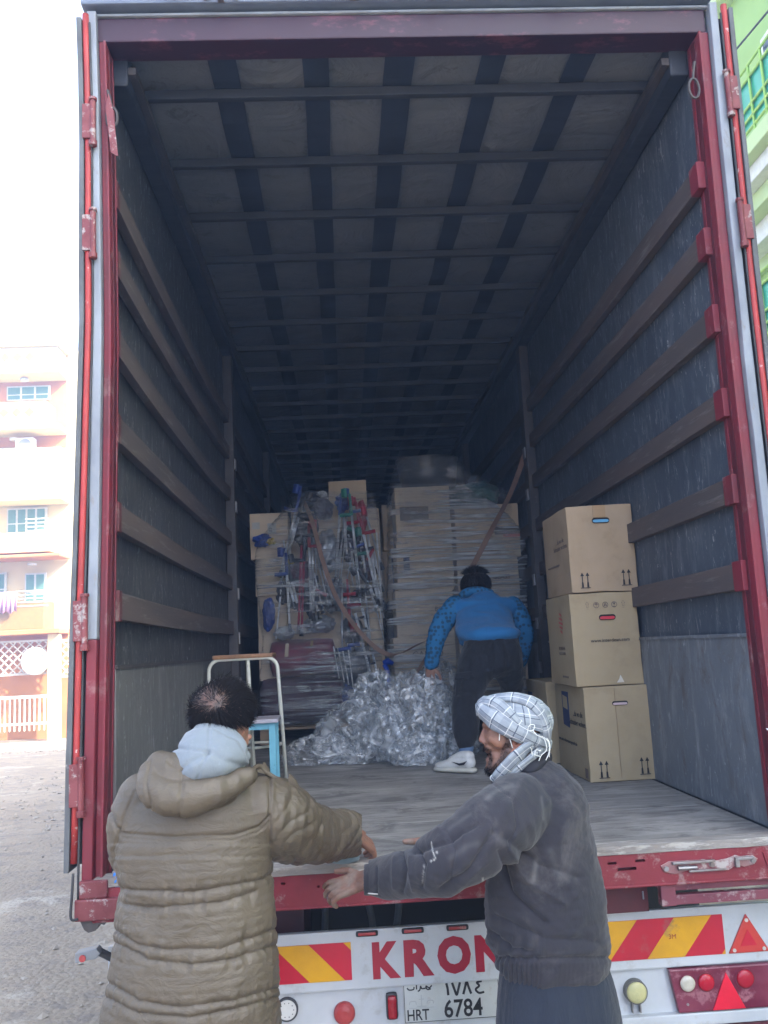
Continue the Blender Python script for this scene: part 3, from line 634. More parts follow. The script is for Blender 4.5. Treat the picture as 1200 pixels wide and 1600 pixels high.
def band(name, m, y0, y1, pr, xr=None, par=HB, xl=-28):
    z1, z0 = fp(60, y0)[1], fp(60, y1)[1]-(.012 if 'lip' in name else 0)
    if 'lip' in name: xl = -28.01
    return bxo(name, m, par, xl, (xR if xr is None else xr), YL0-pr, YL0-.06, z0, z1, bevel=.03)
band('roof_parapet', m_whitep, 541, 558, 1.3)
for (a, b_, c_) in ((558, 597, 1.15), (640, 682, 1.15)):
    bal = band('balcony', m_whitep, a, b_, c_, xR-(.2 if a < 600 else .6))
    band('balcony_lip', m_whitep, b_-6, b_, c_+.1, xR-.1, bal)
    zc = fp(60, (a+b_)/2-5)[1]; q = MB()
    for k in range(26):
        x = xR-1.2-.46*k; s = .19; y = YL0-c_-.012; q.slab([(x-s, y, zc), (x, y, zc-s), (x+s, y, zc), (x, y, zc+s)], (0, .01, 0))
    q.build('diamond_tiles', m_ydia, bal)
band('balcony', m_whitep, 712, 790, 1.3); band('balcony_lip', m_iron, 722, 724, 1.34); band('balcony_lip', m_iron, 748, 750, 1.34)
band('balcony', m_cream, 838, 868, 1.2, xR-.4); band('balcony_lip', m_orange, 872, 876, 1.4)
band('balcony', m_ydia, 942, 985, 1.2, xR-.6); band('balcony_lip', m_orange, 985, 992, 1.4)
def window(x0, y0, x1, y1, n=3):
    a = fp(x0, y1); b_ = fp(x1, y0); fr = bxo('window', m_frameW, HB, a[0], b_[0], YL0-.12, YL0-.051, a[1], b_[1], bevel=.01)
    w = (b_[0]-a[0]-.06)/n; q = MB()
    for k in range(n):
        for (u, v_) in ((0, .38), (.38, 1)):
            h = b_[1]-a[1]-.06; q.box(a[0]+.06+k*w, a[0]+(k+1)*w-.02, YL0-.135, YL0-.121, a[1]+.05+u*h, a[1]+v_*h-.0)
    q.build('pane', m_glassL, fr)
window(12, 603, 80, 628); window(0, 700, 28, 713, 2); window(12, 793, 75, 835, 4); window(40, 895, 74, 945, 2); window(-50, 895, 12, 940, 3)
for x0, x1, y0, y1 in ((28, 75, 922, 948), (40, 75, 810, 836)):
    a = fp(x0, y1, YL0-1.2); b_ = fp(x1, y0, YL0-1.2); q = MB()
    for k in range(5): z = a[1]+(b_[1]-a[1])*k/4; q.tube([(a[0], YL0-1.2, z), (b_[0], YL0-1.2, z)], .025, 5)
    q.build('balcony_rail', m_frameW, HB)
for px, py in ((38, 592), (22, 685), (50, 775), (50, 880)):
    x, z = fp(px, py, YL0-.7); q = MB(); q.disc((x, YL0-.7, z), .16, (0, 0, -1), .08, 12); q.build('ceiling_lamp', m_frameW, HB)
# ground floor: lattice screen between pillars
def lattice(x0, x1, y0, y1, name):
    a = fp(x0, y1, YL0-.9); b_ = fp(x1, y0, YL0-.9); q = MB(); W = b_[0]-a[0]; H = b_[1]-a[1]; st = .3; Y = YL0-.9
    for sgn in (1, -1):
        c = -H
        while c < W+H:
            pts = []
            for t_ in (0, 1):
                x = c+(H if t_ else 0)*1.0 if sgn > 0 else c+(0 if t_ else H); z = H*t_; pts.append((x, z))
            (xa, za), (xb, zb_) = pts
            def lim(x, z, xo, zo): 
                if x < 0: tt = (0-xo)/(x-xo); return 0, zo+(z-zo)*tt
                if x > W: tt = (W-xo)/(x-xo); return W, zo+(z-zo)*tt
                return x, z
            if max(xa, xb) > 0 and min(xa, xb) < W:
                p = lim(xa, za, xb, zb_); r_ = lim(xb, zb_, xa, za)
                q.tube([(a[0]+p[0], Y, a[1]+p[1]), (a[0]+r_[0], Y, a[1]+r_[1])], .03, 4)
            c += st
    q.box(a[0]-.05, b_[0]+.05, Y-.04, Y+.04, a[1]-.08, a[1]); q.box(a[0]-.05, b_[0]+.05, Y-.04, Y+.04, b_[1], b_[1]+.08)
    return q.build(name, m_iron, HB)
lattice(-30, 74, 1002, 1055, 'lattice_screen'); lattice(96, 116, 1002, 1055, 'lattice_screen')
for px in ((76, 94), (-60, -42)):
    a = fp(px[0], 1148, YL0-.9); b_ = fp(px[1], 990, YL0-.9); bxo('pillar', m_whitep, HB, a[0], b_[0], YL0-1.1, YL0-.7, zg, b_[1], bevel=.02)
q = MB(); a = fp(-40, 1142, YL0-1.3); b_ = fp(74, 1085, YL0-1.3)
k = a[0]
while k < b_[0]: q.tube([(k, YL0-1.3, a[1]-.1), (k, YL0-1.3, b_[1])], .03, 4); k += .17
q.box(a[0], b_[0], YL0-1.33, YL0-1.27, a[1]+.1, a[1]+.18); q.box(a[0], b_[0], YL0-1.33, YL0-1.27, b_[1]-.1, b_[1])
q.build('gate', m_frameW, HB)
# AC unit, dish, laundry: things of their own
a = fp(28, 711, YL0-.6); b_ = fp(56, 686, YL0-.6)
ac = empty('air_conditioner', ((a[0]+b_[0])/2, YL0-.6, a[1]), 'white air conditioner box with round fan beside a balcony window', 'air conditioner')
bxo('casing', m_frameW, ac, a[0], b_[0], YL0-.9, YL0-.5, a[1], b_[1], bevel=.02); q = MB(); q.disc((a[0]+.36, YL0-.9, (a[1]+b_[1])/2), .24, (0, -1, 0), .02, 20); q.build('fan', plain('fan grille', (.2, .2, .2), .6), ac)
x, z = fp(53, 1033, YL0-1.3)
q = MB(); n = 24; v = [Vector((x, YL0-1.1, z))]; prof = [(.18, .0), (.34, -.05), (.48, -.13)]
for r_, d in prof: v += [Vector((x+r_*cos(2*pi*k/n), YL0-1.1+d, z+r_*sin(2*pi*k/n))) for k in range(n)]
f = [(0, 1+k, 1+(k+1) % n) for k in range(n)]+[(1+i*n+k, 1+(i+1)*n+k, 1+(i+1)*n+(k+1) % n, 1+i*n+(k+1) % n) for i in range(2) for k in range(n)]
q.add(v, f); o = q.build('satellite_dish', m_frameW, None, sm=True, fix=False); md = o.modifiers.new('s', 'SOLIDIFY'); md.thickness = .02
tag(o, 'round white satellite dish in front of the lattice screen', 'satellite dish')
a = fp(-6, 958, YL0-1.4); b_ = fp(27, 924, YL0-1.4); q = MB(); v = []; n = 16
for i in range(n+1):
    xx = a[0]+(b_[0]-a[0])*i/n; dy = .06*sin(i*1.9); v += [(xx, YL0-1.42+dy, a[1]+.05*sin(i)), (xx, YL0-1.42+dy*.4, b_[1])]
q.add(v, [(2*i, 2*i+2, 2*i+3, 2*i+1) for i in range(n)]); o = q.build('hanging_laundry', M('mauve cloth', (.42, .22, .34), .9, c2=(.5, .3, .4)), None, sm=True, fix=False)
md = o.modifiers.new('s', 'SOLIDIFY'); md.thickness = .015; tag(o, 'mauve cloth hung to dry over a balcony rail', 'laundry')
# ---- green building on the right (its height keeps the lorry in shade)
m_lime = M('lime green plaster', (.36, .55, .17), .8, c2=(.32, .5, .15), vs=.7); m_limel = M('pale green plaster', (.52, .66, .32), .8, c2=(.48, .62, .3), vs=.8)
m_limer = plain('lime railing paint', (.38, .62, .12), .5); m_gg = plain('sea green panel', (.05, .42, .26), .3); m_wm = plain('white moulding', (.78, .8, .74), .7)
XG = 9.0
GB = empty('green_building', (XG+4, 1, G0), 'lime green building with railed balconies and white mouldings right of the lorry', 'building')
bxo('wall', m_lime, GB, XG, XG+10, -9.3, 12.5, G0-.3, 13.2, bevel=0)  # unseen near end cut short so sunlit ground bounces light into the trailer
bxo('roof_parapet', m_limel, GB, XG-.35, XG+10, -9.5, 12.7, 12.9, 13.6, bevel=.03)
pa = atX(1150, 255, XG-1.2); pb = atX(1205, 130, XG-1.2)
# slab levels: underside line through (1145,225)..(1200,110) in the photograph
zs = atX(1160, 225, XG-1.2).z
m_dg = plain('dark glass', (.04, .06, .06), .1)
def balcony(z, y0, y1):
    bl = bxo('balcony', m_limel, GB, XG-1.2, XG, y0, y1, z-.28, z, bevel=.02)
    for i, (pr, d) in enumerate(((1.0, .55), (.78, .85), (.5, 1.2))):
        bxo('moulding', m_wm if i % 2 == 0 else m_limel, bl, XG-pr, XG-.001, y0+.1*i+.05, y1-.1*i-.05, z-d, z-.28-.001*i if i == 0 else z-[0, .55, .85][i], bevel=.02)
    q = MB(); x = XG-1.16; k = y0
    while k < y1: q.tube([(x, k, z), (x, k, z+1.15)], .025, 5); k += .42
    for h in (.12, .3, .5, .95, 1.15): q.tube([(x, y0, z+h), (x, y1, z+h)], .025, 6)
    q.build('railing', m_limer, bl)
    k = y0+.45
    while k < y1-1.2:
        bxo('rail_panel', m_gg, bl, x+.03, x+.045, k, k+1.25, z+.16, z+1.0, bevel=0); k += 1.7
    return bl
balcony(zs, 3.2, 12.3)
balcony(zs-3.4, 3.2, 12.3)
for z0 in (zs-6.6, zs-3.2, zs+.2):
    for k in range(6):
        y0 = -8.9+k*3.6; w = bxo('window', m_wm, GB, XG-.06, XG-.001, y0, y0+1.9, z0+.9, z0+2.5, bevel=.01); bxo('pane', m_dg, w, XG-.075, XG-.061, y0+.1, y0+1.8, z0+1.0, z0+2.4, bevel=0)
for z0 in (zs-1.4, zs-4.8): bxo('string_course', m_limel, GB, XG-.15, XG-.001, -9.2, 12.4, z0, z0+.35, bevel=.01)
q = MB(); p0 = atD(1240, -30, 14); p1 = atD(1138, 92, 17); q.tube([p0+(p0-p1)*1.2, p0, p1, p1+(p1-p0)*2], .02, 5)
tag(q.build('power_cable', m_rub, None, sm=True), 'dark overhead cable slanting past the green balcony', 'cable')
# a plain house behind the camera, across the lane
# ================================================================== CARGO
m_card = M('brown cardboard', (.40, .295, .19), .8, c2=(.36, .265, .165), vs=5, c3=(.30, .215, .13), v3=5, a3=.56, b3=.74, bs=14, bst=.25, bd=.006)
m_card2 = M('brightened cardboard', (.66, .53, .39), .8, c2=(.60, .47, .34), vs=4, bs=90, bst=.06)  # base colour raised to stand in for light missing at the rear load
m_card3 = M('yellowish cardboard', (.385, .30, .18), .8, c2=(.345, .265, .155), vs=3, c3=(.30, .225, .13), v3=4, a3=.55, b3=.75, bs=12, bst=.25, bd=.006)
m_cardd = M('cardboard edge', (.30, .21, .13), .9, c2=(.36, .26, .16))
m_ink = plain('black carton print', (.03, .028, .03), .7); m_inkf = plain('faded carton print', (.16, .12, .10), .8); m_inkr = plain('red carton print', (.50, .09, .07), .7); m_inkb = plain('navy carton print', (.03, .04, .10), .7)
m_tape = plain('brown packing tape', (.40, .27, .15), .25); m_hole = plain('dark inside of carton', (.02, .015, .012), .9)
def carton(x0, x1, y0, y1, z0, z1, mat, label=None, group=None, rot=0, tape=True, marks=True, bulge=.004):
    """closed carton; front face looks to -Y. Parts: body, tape. returns thing"""
    c = empty('carton', ((x0+x1)/2, (y0+y1)/2, z0), label, 'carton', group)
    bm = bmesh.new(); nx = 8
    q = MB(); q.box(x0, x1, y0, y1, z0, z1); me = q.mesh(); bm.from_mesh(me); bmesh.ops.subdivide_edges(bm, edges=bm.edges, cuts=7, use_grid_fill=True)
    cx, cy_, cz = (x0+x1)/2, (y0+y1)/2, (z0+z1)/2; sd_ = random.random()*50
    for v in bm.verts:
        u = Vector(((v.co.x-cx)/(x1-x0)*2, (v.co.y-cy_)/(y1-y0)*2, (v.co.z-cz)/(z1-z0)*2))
        nse = Vector([noise.noise(v.co*7+Vector((sd_+k*9, 0, 0))) for k in range(3)])
        f_ = (1-min(1, abs(u.x))**2 if abs(u.x) < .99 else 1)
        bl = bulge
        if abs(abs(u.x)-1) < .01: v.co.x += math.copysign(bl*(1-u.y**2)*(1-u.z**2), u.x)
        if abs(abs(u.y)-1) < .01: v.co.y += math.copysign(bl*(1-u.x**2)*(1-u.z**2), u.y)
        v.co += nse*.0045
    bmesh.ops.recalc_face_normals(bm, faces=bm.faces); bm.to_mesh(me); bm.free()
    body = link('body', me, mat, c, False)
    md = body.modifiers.new('b', 'BEVEL'); md.width = .004; md.segments = 2; md.limit_method = 'ANGLE'; md.angle_limit = radians(50)
    c['_b'] = 0; del c['_b']
    return c, body
def up_arrows(b_, x, z, h, Y):
    for dx in (0, h*.36):
        b_.quad((x+dx-h*.025, Y, z+h*.18), (x+dx+h*.025, Y, z+h*.18), (x+dx+h*.025, Y, z+h*.8), (x+dx-h*.025, Y, z+h*.8))
        b_.quad((x+dx-h*.07, Y, z+h*.0), (x+dx+h*.07, Y, z+h*.0), (x+dx+h*.05, Y, z+h*.34), (x+dx-h*.05, Y, z+h*.34))
        b_.add([(x+dx-h*.13, Y, z+h*.76), (x+dx+h*.13, Y, z+h*.76), (x+dx, Y, z+h)], [(0, 1, 2)])
    b_.quad((x-h*.16, Y, z-h*.06), (x+h*.52, Y, z-h*.06), (x+h*.52, Y, z-h*.01), (x-h*.16, Y, z-h*.01))
def hole(c, x, z, Y, inner, mi, w=.092, h=.028):
    pts = []
    for k in range(9): a = pi/2+pi*k/8; pts.append((x-w/2+h/2+h/2*cos(a), z+h/2*sin(a)))
    for k in range(9): a = -pi/2+pi*k/8; pts.append((x+w/2-h/2+h/2*cos(a), z+h/2*sin(a)))
    q = MB(); q.slab([(a, Y, b_) for a, b_ in pts], (0, .004, 0)); hh = q.build('handle_hole', m_hole, c)
    q = MB(); q.slab([(x+(a-x)*.92, Y-.001, (z-.003)+(b_-z)*.55) for a, b_ in pts], (0, .004, 0)); q.build('contents', inner, hh)
# right column of removal cartons
YF = 1.40
BS = []
cA, bA = carton(2.145, 2.508, YF, YF+.66, .003, .498, m_card3, 'largest yellowish moving carton on the deck, bottom of the right stack')
cB, bB = carton(2.118, 2.490, YF+.03, YF+.60, .502, 1.003, m_card3, 'middle moving carton with web address and red oval hand hole')
cC, bC = carton(2.135, 2.505, YF+.02, YF+.60, 1.008, 1.488, m_card, 'top moving carton of the right stack with double arrows and blue inside')
cD, bD = carton(2.12, 2.48, YF+.80, YF+1.4, .003, .50, m_card3, 'moving carton on the deck half hidden behind the bottom carton of the stack')
for bb, th in ((cB, .012), (cC, -.02)):
    pass
# bottom carton prints
q = MB(); up_arrows(q, 2.205, .028, .085, YF-.009); up_arrows(q, 2.425, .036, .085, YF-.009); q.build('arrow_print', m_ink, cA, fix=False)
hole(cA, 2.337, .408, YF-.009, plain('pinkish paper', (.55, .42, .42), .8), 0, .085, .022)
q = MB(); q.box(2.311, 2.313, YF-.0078, YF-.004, .02, .49); q.build('flap_seam', m_cardd, cA, bevel=0)
XS = 2.145-.0065
def side_text(txt, y, z, h, mat, c, name='print', X=XS, off=.0):
    return text_on(name, txt, mat, c, (X, y, z), (0, -1, 0), (0, 0, 1), h=h, offset=off, extr=.0004)
side_text('...da wo die', YF+.235, .335, .030, m_ink, cA); side_text('Schrauber wohnen.', YF+.33, .285, .032, m_ink, cA); side_text('www.unternehmensumzugsmarkt.de', YF+.62, .165, .026, m_ink, cA)
q = MB(); q.slab([(XS, YF+.33, .26), (XS, YF+.47, .27), (XS, YF+.47, .46), (XS, YF+.33, .46)], (.003, 0, 0)); q.build('logo_panel', m_inkb, cA, fix=True)
q = MB(); q.slab([(XS-.001, YF+.35, .36), (XS-.001, YF+.45, .37), (XS-.001, YF+.45, .44), (XS-.001, YF+.35, .43)], (.001, 0, 0)); q.build('logo_mark', m_card3, cA)
q = MB(); q.slab([(XS, YF+.02, .02), (XS, YF+.07, .02), (XS, YF+.07, .07), (XS, YF+.02, .07)], (.002, 0, 0)); q.build('barcode_print', m_inkf, cA)
# middle
YM = YF+.03
hole(cB, 2.318, .868, YM-.009, plain('red contents', (.55, .03, .05), .6), 0, .092, .030)
text_on('web_print', 'www.interdean.com', m_ink, cB, (2.215, YM-.009, .735), (1, 0, 0), (0, 0, 1), w=.215, offset=.006, extr=.0004)
q = MB()
for i, x in enumerate((2.262, 2.312, 2.362)):
    n = 16; v = [(x+.0165*cos(2*pi*k/n), YM-.008, .936+.0165*sin(2*pi*k/n)) for k in range(n)]+[(x+.0135*cos(2*pi*k/n), YM-.008, .936+.0135*sin(2*pi*k/n)) for k in range(n)]
    q.add(v, [(k, (k+1) % n, n+(k+1) % n, n+k) for k in range(n)])
    if i == 0: q.add([(x-.011, YM-.008, .938), (x+.011, YM-.008, .938), (x, YM-.008, .949)], [(0, 1, 2)]); q.quad((x-.001, YM-.008, .926), (x+.001, YM-.008, .926), (x+.001, YM-.008, .938), (x-.001, YM-.008, .938))
    if i == 1: q.add([(x-.010, YM-.008, .928), (x, YM-.008, .950), (x-.002, YM-.008, .928)], [(0, 1, 2)]); q.add([(x+.010, YM-.008, .928), (x+.002, YM-.008, .928), (x, YM-.008, .950)], [(0, 1, 2)])
    if i == 2: q.add([(x-.009, YM-.008, .946), (x+.009, YM-.008, .946), (x, YM-.008, .932)], [(0, 1, 2)]); q.quad((x-.006, YM-.008, .924), (x+.006, YM-.008, .924), (x+.006, YM-.008, .927), (x-.006, YM-.008, .927))
for x in (2.212, 2.412):
    for (a, b_) in (((x-.01, .942), (x, .956)), ((x, .956), (x+.01, .942)), ((x-.01, .942), (x-.005, .942)), ((x+.01, .942), (x+.005, .942)), ((x-.005, .942), (x-.005, .925)), ((x+.005, .942), (x+.005, .925)), ((x-.005, .925), (x+.005, .925)), ((x-.006, .917), (x+.006, .917))):
        d = Vector((b_[0]-a[0], 0, b_[1]-a[1])).normalized(); nn = Vector((-d.z, 0, d.x))*.0008; A = Vector((a[0], YM-.008, a[1])); B_ = Vector((b_[0], YM-.008, b_[1])); q.add([A+nn, A-nn, B_-nn, B_+nn], [(0, 1, 2, 3)])
q.build('handling_symbols', m_inkf, cB, fix=False)
XB = 2.118-.006
side_text('INTERDEAN', YM+.30, .70, .018, m_inkf, cB, X=XB); side_text('RELOCATION', YM+.30, .672, .016, m_inkf, cB, X=XB); side_text('Interdean.com', YM+.26, .545, .016, m_inkf, cB, X=XB)
q = MB()
for k in range(5): zz = .79+.024*k; w = .07*(1-abs(k-2)/4); q.slab([(XB, YM+.21-w*.5, zz), (XB, YM+.21+w*.7, zz+.012), (XB, YM+.21+w*.7, zz+.024), (XB, YM+.21-w*.5, zz+.012)], (.001, 0, 0))
q.build('logo_print', m_inkr, cB)
q = MB(); q.slab([(2.34, YM-.008, .515), (2.355, YM-.008, .535), (2.362, YM-.008, .555), (2.372, YM-.008, .535), (2.38, YM-.008, .515)], (0, .003, 0)); q.build('torn_patch', plain('torn white paper', (.66, .6, .5), .8), cB)
# top
YT = YF+.02
q = MB(); up_arrows(q, 2.195, 1.035, .082, YT-.009); up_arrows(q, 2.425, 1.040, .085, YT-.009); q.build('arrow_print', m_ink, cC, fix=False)
hole(cC, 2.325, 1.402, YT-.009, plain('blue plastic contents', (.12, .35, .55), .3), 0, .098, .030)
q = MB(); q.box(2.285, 2.355, YT-.0075, YT-.003, 1.42, 1.487); q.build('tape', m_tape, cC, bevel=0)
XT = 2.135-.006
side_text('...da wo die', YT+.25, 1.30, .026, m_inkf, cC, X=XT); side_text('Schrauber wohnen.', YT+.32, 1.262, .028, m_inkf, cC, X=XT); side_text('www.unternehmensumzug.de', YT+.50, 1.17, .022, m_inkf, cC, X=XT)
XD = 2.12-.006
side_text('...da wo die', YF+1.10, .335, .030, m_inkf, cD, X=XD); side_text('Schrauber wohnen.', YF+1.2, .285, .03, m_inkf, cD, X=XD)
q = MB(); q.slab([(XD, YF+1.2, .26), (XD, YF+1.33, .27), (XD, YF+1.33, .42), (XD, YF+1.2, .42)], (.003, 0, 0)); q.build('logo_panel', m_inkb, cD)
# green tape roll lying on the deck
p = atZ(1061, 1227, 0); n = 20; q = MB()
prof = [(.016, 0), (.024, 0), (.024, .02), (.016, .02)]
v = [Vector((p.x+r_*cos(2*pi*k/n), p.y+r_*sin(2*pi*k/n), .003+h)) for r_, h in prof for k in range(n)]
q.add(v, [(i*n+k, i*n+(k+1) % n, ((i+1) % 4)*n+(k+1) % n, ((i+1) % 4)*n+k) for i in range(4) for k in range(n)])
tag(q.build('tape_roll', plain('green tape', (.12, .2, .18), .4), None), 'small green tape roll lying on the deck beside the carton stack', 'tape roll')
# ---- stools
m_cw = M('cream enamel tube', (.66, .66, .58), .35, c2=(.6, .6, .52), vs=6, c3=(.3, .26, .2), v3=30, a3=.68, b3=.72, bst=.05)
m_wood = M('brown varnished wood', (.30, .15, .07), .45, c2=(.22, .11, .05), vs=4, stretch=(6, 1, 1), bs=30)
ST = empty('tall_stool', (.25, 2.35, 0), 'tall cream tube frame stool with brown wooden seat standing on the deck', 'stool')
q = MB(); q.box(.055, .425, 2.2, 2.52, .742, .768); q.build('seat', m_wood, ST, bevel=.006)
def hoop(x0, x1, y, ztop, yb):
    r_ = .07; P = [(x0-.02, yb, .0), (x0+.0, y, ztop-r_)]
    P += [(x0+r_-r_*cos(a), y, ztop-r_+r_*sin(a)) for a in np.linspace(.25, pi/2, 5)]
    P += [(x1-r_+r_*sin(a), y, ztop-r_+r_*cos(a)) for a in np.linspace(0, pi/2-.25, 5)]
    P += [(x1, y, ztop-r_), (x1+.035, yb, .0)]
    q = MB(); q.tube(P, .0115, 10); return q
hoop(.03, .455, 2.22, .74, 2.18).build('leg_frame', m_cw, ST, sm=True)
for xx in (.24, .30):
    q = MB(); q.tube([(.27 if xx > .27 else .235, 2.23 if xx > .27 else 2.51, .745), (xx+.0, 2.17 if xx > .27 else 2.56, 0)], .0115, 10); q.build('leg', m_cw, ST, sm=True)
q = MB(); ring = [(.24+.215*cos(a), 2.35+.17*sin(a), .20) for a in np.linspace(0, 2*pi, 33)]; q.tube(ring, .009, 8, caps=False); q.build('foot_ring', m_cw, ST, sm=True)
m_bl = M('light blue painted wood', (.16, .44, .56), .5, c2=(.12, .36, .48), vs=8, c3=(.05, .25, .3), v3=20, a3=.62, b3=.68)
S2 = empty('small_stool', (.3, 1.95, 0), 'small light blue stool with lilac grey top in front of the tall stool', 'stool')
a = atY(395, 1129, 1.80); b_ = atY(434, 1127, 1.80); zt = (a.z+b_.z)/2
x1 = b_.x; x0 = x1-.33; print('small stool', x0, x1, zt)
q = MB(); q.box(x0, x1, 1.80, 2.10, zt-.008, zt+.014); q.build('seat', plain('lilac grey top', (.42, .40, .46), .4), S2, bevel=.004)
for (lx, ly) in ((x0+.03, 1.83), (x1-.055, 1.83), (x0+.03, 2.05), (x1-.055, 2.05)): bxo('leg', m_bl, S2, lx, lx+.038, ly, ly+.025, 0, zt-.01, bevel=.003)
q = MB(); q.box(x0+.068, x1-.055, 1.832, 1.85, zt-.045, zt-.010); q.build('apron', m_bl, S2)
q = MB(); q.box(x0+.068, x1-.055, 2.05, 2.068, zt-.045, zt-.010); q.build('apron', m_bl, S2)
# ---- stretch film materials
def film(name, stretch=(1.2, 1.2, 12), base=.10, streak=.55, rough=.12, milk_sheen=.05, crumple=False, bst=1., b0=.44, b1=.60):
    """clear polythene: mostly see-through, glossy where it wrinkles, extra sheen painted as white streaks"""
    m, t, b = newmat(name); t.n.remove(b); out = [n for n in t.n if n.type == 'OUTPUT_MATERIAL'][0]
    co = t.coord(scale=stretch)
    if crumple:
        def rdg(sc_, d_): n_ = t.noise(co, sc_, 2, .45, d_); return t.math('SUBTRACT', 1., t.math('ABSOLUTE', t.math('MULTIPLY', t.math('SUBTRACT', n_, .5), 5.)))
        h = t.math('ADD', t.math('ADD', rdg(4, 1.2), t.math('MULTIPLY', rdg(9, 1.5), .45)), t.math('MULTIPLY', rdg(22, 1.), .13)); nz = t.noise(co, 5, 5, .6, 2.); bp = t.bump(h, bst, .05)
    else:
        nz = t.noise(co, 3.0, 5, .55, 1.); h = t.math('ADD', nz, t.math('MULTIPLY', t.noise(co, 11, 4, .6, 1.), .35)); bp = t.bump(h, bst, .05)
    tr = t.a('BsdfTransparent'); tr.inputs[0].default_value = (.97, .98, .99, 1)
    gl = t.a('BsdfGlossy'); gl.inputs['Roughness'].default_value = rough; gl.inputs[0].default_value = (.96, .98, 1, 1); t.l.new(bp, gl.inputs['Normal'])
    df = t.a('BsdfTranslucent'); df.inputs[0].default_value = (.85, .9, .93, 1); d2 = t.a('BsdfDiffuse'); d2.inputs[0].default_value = (.88, .91, .94, 1); t.l.new(bp, d2.inputs['Normal'])
    md_ = t.a('MixShader'); md_.inputs[0].default_value = .6; t.l.new(df.outputs[0], md_.inputs[1]); t.l.new(d2.outputs[0], md_.inputs[2])
    big = t.ramp(t.noise(t.coord(), 2.0, 3), b0, b1)
    gf = t.math('ADD', t.math('MULTIPLY', t.math('MULTIPLY', t.ramp(nz, .48, .60), big), streak), base)
    m1 = t.a('MixShader'); t.set(m1, 0, gf); t.l.new(tr.outputs[0], m1.inputs[1]); t.l.new(gl.outputs[0], m1.inputs[2])
    m2 = t.a('MixShader'); t.set(m2, 0, t.math('MULTIPLY', t.math('ADD', t.math('MULTIPLY', t.ramp(nz, .46, .64), 1. if crumple else big), .14 if not crumple else .3), milk_sheen)); t.l.new(m1.outputs[0], m2.inputs[1]); t.l.new(md_.outputs[0], m2.inputs[2])  # white diffuse streaks paint sheen over the real gloss of the film
    t.l.new(m2.outputs[0], out.inputs[0]); return m
m_film = film('stretch wrap film', (.40, .6, 9), .16, .9, .14, .72, b0=.34, b1=.56)
m_filmh = film('crumpled clear film', (1.2, 1.2, 1.2), .10, .08, .20, .34, True, .26)
# ---- pallet stacks, front face at Y = 4.3
YP = 4.3
def P4(px, py, Y=YP): p = atY(px, py, Y); return p.x, p.z
m_pal = M('raw pallet timber', (.36, .26, .17), .85, c2=(.28, .2, .13), vs=5, stretch=(.4, 3, 3))
def pallet(x0, x1, y0, y1, label):
    p = empty('pallet', ((x0+x1)/2, (y0+y1)/2, 0), label, 'pallet')
    for k in range(6): yy = y0+(y1-y0-.1)*k/5; bxo('deck_plank', m_pal, p, x0, x1, yy, yy+.1, .115, .137)
    for xx in (x0, (x0+x1)/2-.05, x1-.1):
        bxo('block_runner', m_pal, p, xx, xx+.1, y0+.002, y1-.002, .0, .113)
    return p
pallet(.13, 1.22, YP+.02, YP+1.1, 'timber pallet under the crutches and maroon bundles'); pallet(1.33, 2.38, YP+.02, YP+1.1, 'timber pallet under the wrapped cartons at the right')
cid = [0]
def ct(px0, py0, px1, py1, mat, lab, Y=YP, dep=.5, grp=None):
    x0, z1 = P4(px0, py0, Y); x1, z0 = P4(px1, py1, Y)
    return carton(x0, x1-.003, Y, Y+dep, z0+.0015, z1-.0015, mat, lab, grp, bulge=.006)
m_cardw = M('brightened brown cardboard', (.62, .48, .33), .8, c2=(.56, .43, .29), vs=5, bs=14, bst=.2, bd=.006)  # colour lightened as though more light reached the pallet stacks
# right stack
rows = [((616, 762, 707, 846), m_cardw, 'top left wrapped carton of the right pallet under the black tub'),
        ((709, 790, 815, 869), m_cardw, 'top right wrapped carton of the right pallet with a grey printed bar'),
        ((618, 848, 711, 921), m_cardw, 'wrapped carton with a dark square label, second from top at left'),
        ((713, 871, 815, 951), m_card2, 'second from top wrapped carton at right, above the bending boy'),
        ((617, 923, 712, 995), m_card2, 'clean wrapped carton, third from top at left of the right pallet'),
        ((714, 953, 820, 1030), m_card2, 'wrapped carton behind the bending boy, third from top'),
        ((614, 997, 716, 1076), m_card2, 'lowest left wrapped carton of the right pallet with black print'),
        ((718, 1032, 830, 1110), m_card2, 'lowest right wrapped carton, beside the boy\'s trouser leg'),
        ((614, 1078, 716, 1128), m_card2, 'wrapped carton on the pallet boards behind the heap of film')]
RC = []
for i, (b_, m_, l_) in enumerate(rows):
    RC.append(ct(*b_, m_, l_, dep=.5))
def front_rect(c, name, mat, px0, py0, px1, py1, Y=YP, d=.009):
    x0, z1 = P4(px0, py0, Y); x1, z0 = P4(px1, py1, Y); q = MB(); q.slab([(x0, Y-d, z0), (x1, Y-d, z0), (x1, Y-d, z1), (x0, Y-d, z1)], (0, .002, 0)); return q.build(name, mat, c[0])
front_rect(RC[1], 'printed_bar', m_inkf, 772, 823, 812, 834); front_rect(RC[1], 'printed_bar', m_inkr, 786, 835, 812, 838)
front_rect(RC[2], 'label', m_inkb, 630, 871, 641, 897); front_rect(RC[0], 'printed_bar', m_inkf, 624, 793, 670, 812)
def ftext(c, txt, px, py, hpx, mat, Y=YP):
    x, z = P4(px, py, Y); return text_on('print', txt, mat, c[0], (x, Y-.010, z), (1, 0, 0), (0, 0, 1), h=hpx*mpp((x, Y, z)), offset=.01, extr=.0004)
ftext(RC[1], 'FRAGILE', 755, 862, 5, m_inkf); ftext(RC[3], 'GLASS', 770, 905, 7, m_inkf); ftext(RC[6], 'CARGO', 645, 1028, 10, m_inkf); ftext(RC[4], 'BOX', 680, 955, 7, m_inkf)
